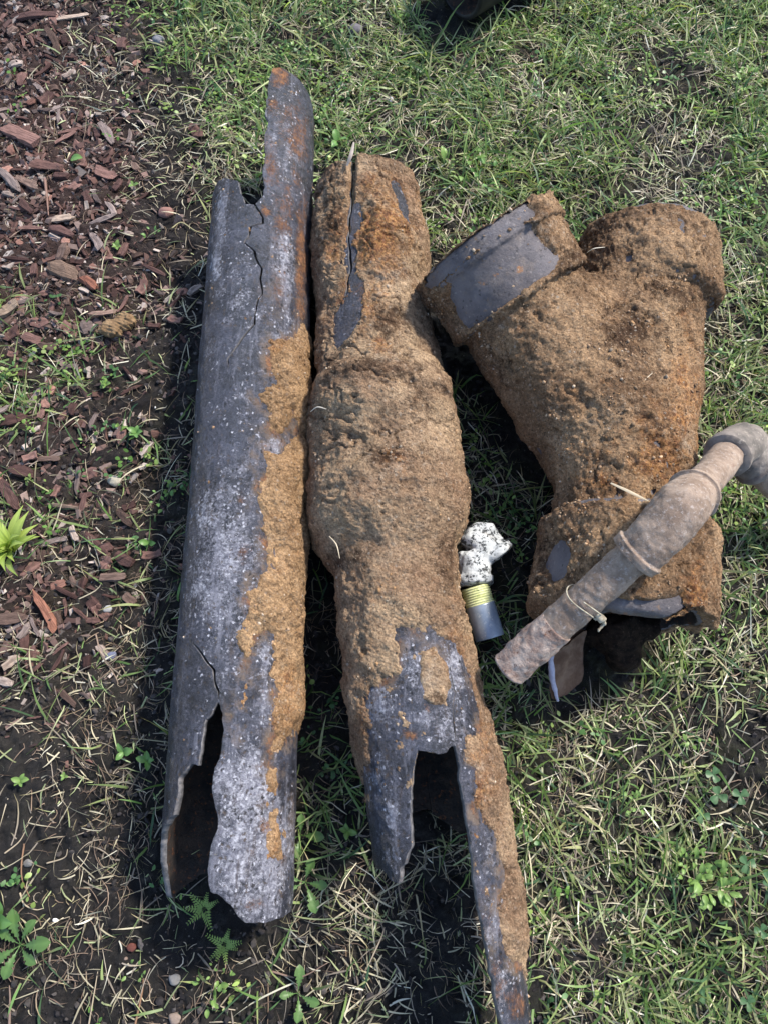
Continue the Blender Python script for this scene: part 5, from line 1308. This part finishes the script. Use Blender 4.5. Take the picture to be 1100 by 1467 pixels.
# crumpled husk
MAT['husk'] = simple_mat('brown husk', (0.17, 0.105, 0.055), (0.30, 0.20, 0.11), 90, 0.8, 0.2, 180, 1.0, 0.003, cc=(0.10, 0.06, 0.035))
hp = G(172, 472)
rh = thing('nut_husk', hp, 'crumpled tan nut husk on the soil between mulch and bare pipe', 'husk')
def hf(P):
    d = np.linalg.norm((P-[-.006, -.004, .008])/[1.25, 1.0, .8], axis=1)-0.0115
    d = smin(d, np.linalg.norm((P-[.008, .004, .009])/[1.2, 1.0, .8], axis=1)-0.0105, 0.003)
    return d-0.0028*fbm(P, 130, 3, 131)-0.0012*np.sin(P[:, 1]*1600+P[:, 0]*500)*0.5
V, Q = surfnets(hf, (-.03, -.026, -.006), (.03, .026, .03), 0.0011)
link('husk_shell', mkmesh('husk_shell', V, [Q], MAT['husk']), rh)
def twig(pts, r0, col, label, name='twig', cat='twig', mat=None):
    P = np.array([G(*p[:2], p[2] if len(p) > 2 else 0.004) for p in pts]); o0 = P[0].copy()
    C = crom(P, 10*len(pts)); n = len(C)
    V, Fs, mi = sweep(C, r0*(1-0.6*np.linspace(0, 1, n)), 7, 0, None, o0)
    me = mkmesh(name, V, Fs, MAT['straw'], cols=np.tile(col, (len(V), 1)))
    return tag(link(name, me, None, tuple(o0)), label, cat)
br = (0.26, 0.15, 0.09); pl_ = (0.42, 0.34, 0.24)
twig([(38, 1208), (34, 1240), (36, 1262), (46, 1284)], .0009, br, 'curved brown runner beside the single-leaf seedling')
twig([(32, 1278), (38, 1294), (54, 1302), (66, 1300)], .0009, pl_, 'short pale hooked runner under the curved brown one')
twig([(17, 1467), (18, 1430), (17, 1410)], .0013, (0.2, .14, .11), 'straight brown twig in the bottom left corner')
twig([(196, 1467), (206, 1420), (208, 1400)], .001, br, 'upright brown stem at the bottom left of centre')
twig([(130, 1467), (138, 1420), (143, 1390)], .0008, pl_, 'pale straw stem at the bottom left')
twig([(10, 1222), (30, 1206), (40, 1190)], .0008, pl_, 'pale runner at the left edge above the seedlings')
twig([(70, 1236), (95, 1228), (100, 1216)], .0008, pl_, 'pale bent straw right of the grey pebble')
twig([(248, 330), (262, 322), (282, 334), (300, 338)], .0009, (0.4, .36, .2), 'yellow root curling under the top of the bare pipe')
twig([(110, 205), (116, 218), (119, 232)], .0010, (0.34, .24, .17), 'thin tan stem by the pale green leaf on the mulch')
twig([(67, 262), (70, 290), (72, 312)], .0020, (0.22, .13, .10), 'upright reddish stem in the middle of the mulch')
twig([(1040, 1220), (1045, 1260), (1052, 1320), (1048, 1370)], .0007, (0.34, .2, .12), 'long reddish stalk in the lower right lawn')
twig([(140, 910), (148, 940), (165, 965), (172, 980)], .0009, (0.28, .2, .15), 'bent brown rootlet on the soil left of the pipe crack')
twig([(390, 1390), (430, 1398), (470, 1378)], .001, (0.22, .15, .12), 'dark rootlet at the bottom between the long pipes')
def drystraw(pts, w, label, col=(0.55, 0.46, 0.33)):
    P = np.array([W(*p) for p in pts]); C = crom(P, 16); n = len(C); o0 = P[0]
    T = np.gradient(C, axis=0); S_ = np.cross(T, [0, 0, 1.0]); S_ /= np.linalg.norm(S_, axis=1)[:, None]
    ww = w*(0.4+0.6*np.sin(PI*np.linspace(0.08, .97, n)))/2
    V = np.concatenate([C-S_*ww[:, None], C+[0, 0, w*.25], C+S_*ww[:, None]])-o0
    i = np.arange(n-1); Q = np.concatenate([np.stack([i, i+1, i+1+n, i+n], 1), np.stack([i+n, i+n+1, i+1+2*n, i+2*n], 1)])
    me = mkmesh('straw_stalk', V, [Q], MAT['straw'], cols=np.tile(col, (len(V), 1)))
    return tag(link('straw_stalk', me, None, tuple(o0)), label, 'straw')
drystraw([(874, 692, .160), (900, 704, .172), (928, 718, .176)], .0028, 'pale straw stalk lying on the seam above the lower bell')
drystraw([(497, 238, .124), (503, 222, .130), (507, 204, .128)], .0040, 'grey dry blade stuck in the top crack of the middle pipe', (0.34, 0.29, 0.26))
drystraw([(445, 590, .118), (455, 583, .126), (468, 586, .128)], .0011, 'small white root on the left shoulder of the swollen joint', (0.55, 0.5, 0.42))
drystraw([(472, 768, .120), (482, 780, .128), (487, 800, .126)], .0010, 'thin root below the swollen joint on its left side', (0.6, 0.5, 0.36))
drystraw([(914, 552, .146), (922, 545, .150), (934, 534, .150)], .0010, 'hair-thin straw on the middle of the Y fitting', (0.6, 0.5, 0.36))
drystraw([(840, 362, .150), (850, 356, .157), (866, 354, .157)], .0010, 'hair-thin root in the crotch of the Y fitting', (0.6, 0.55, 0.45))
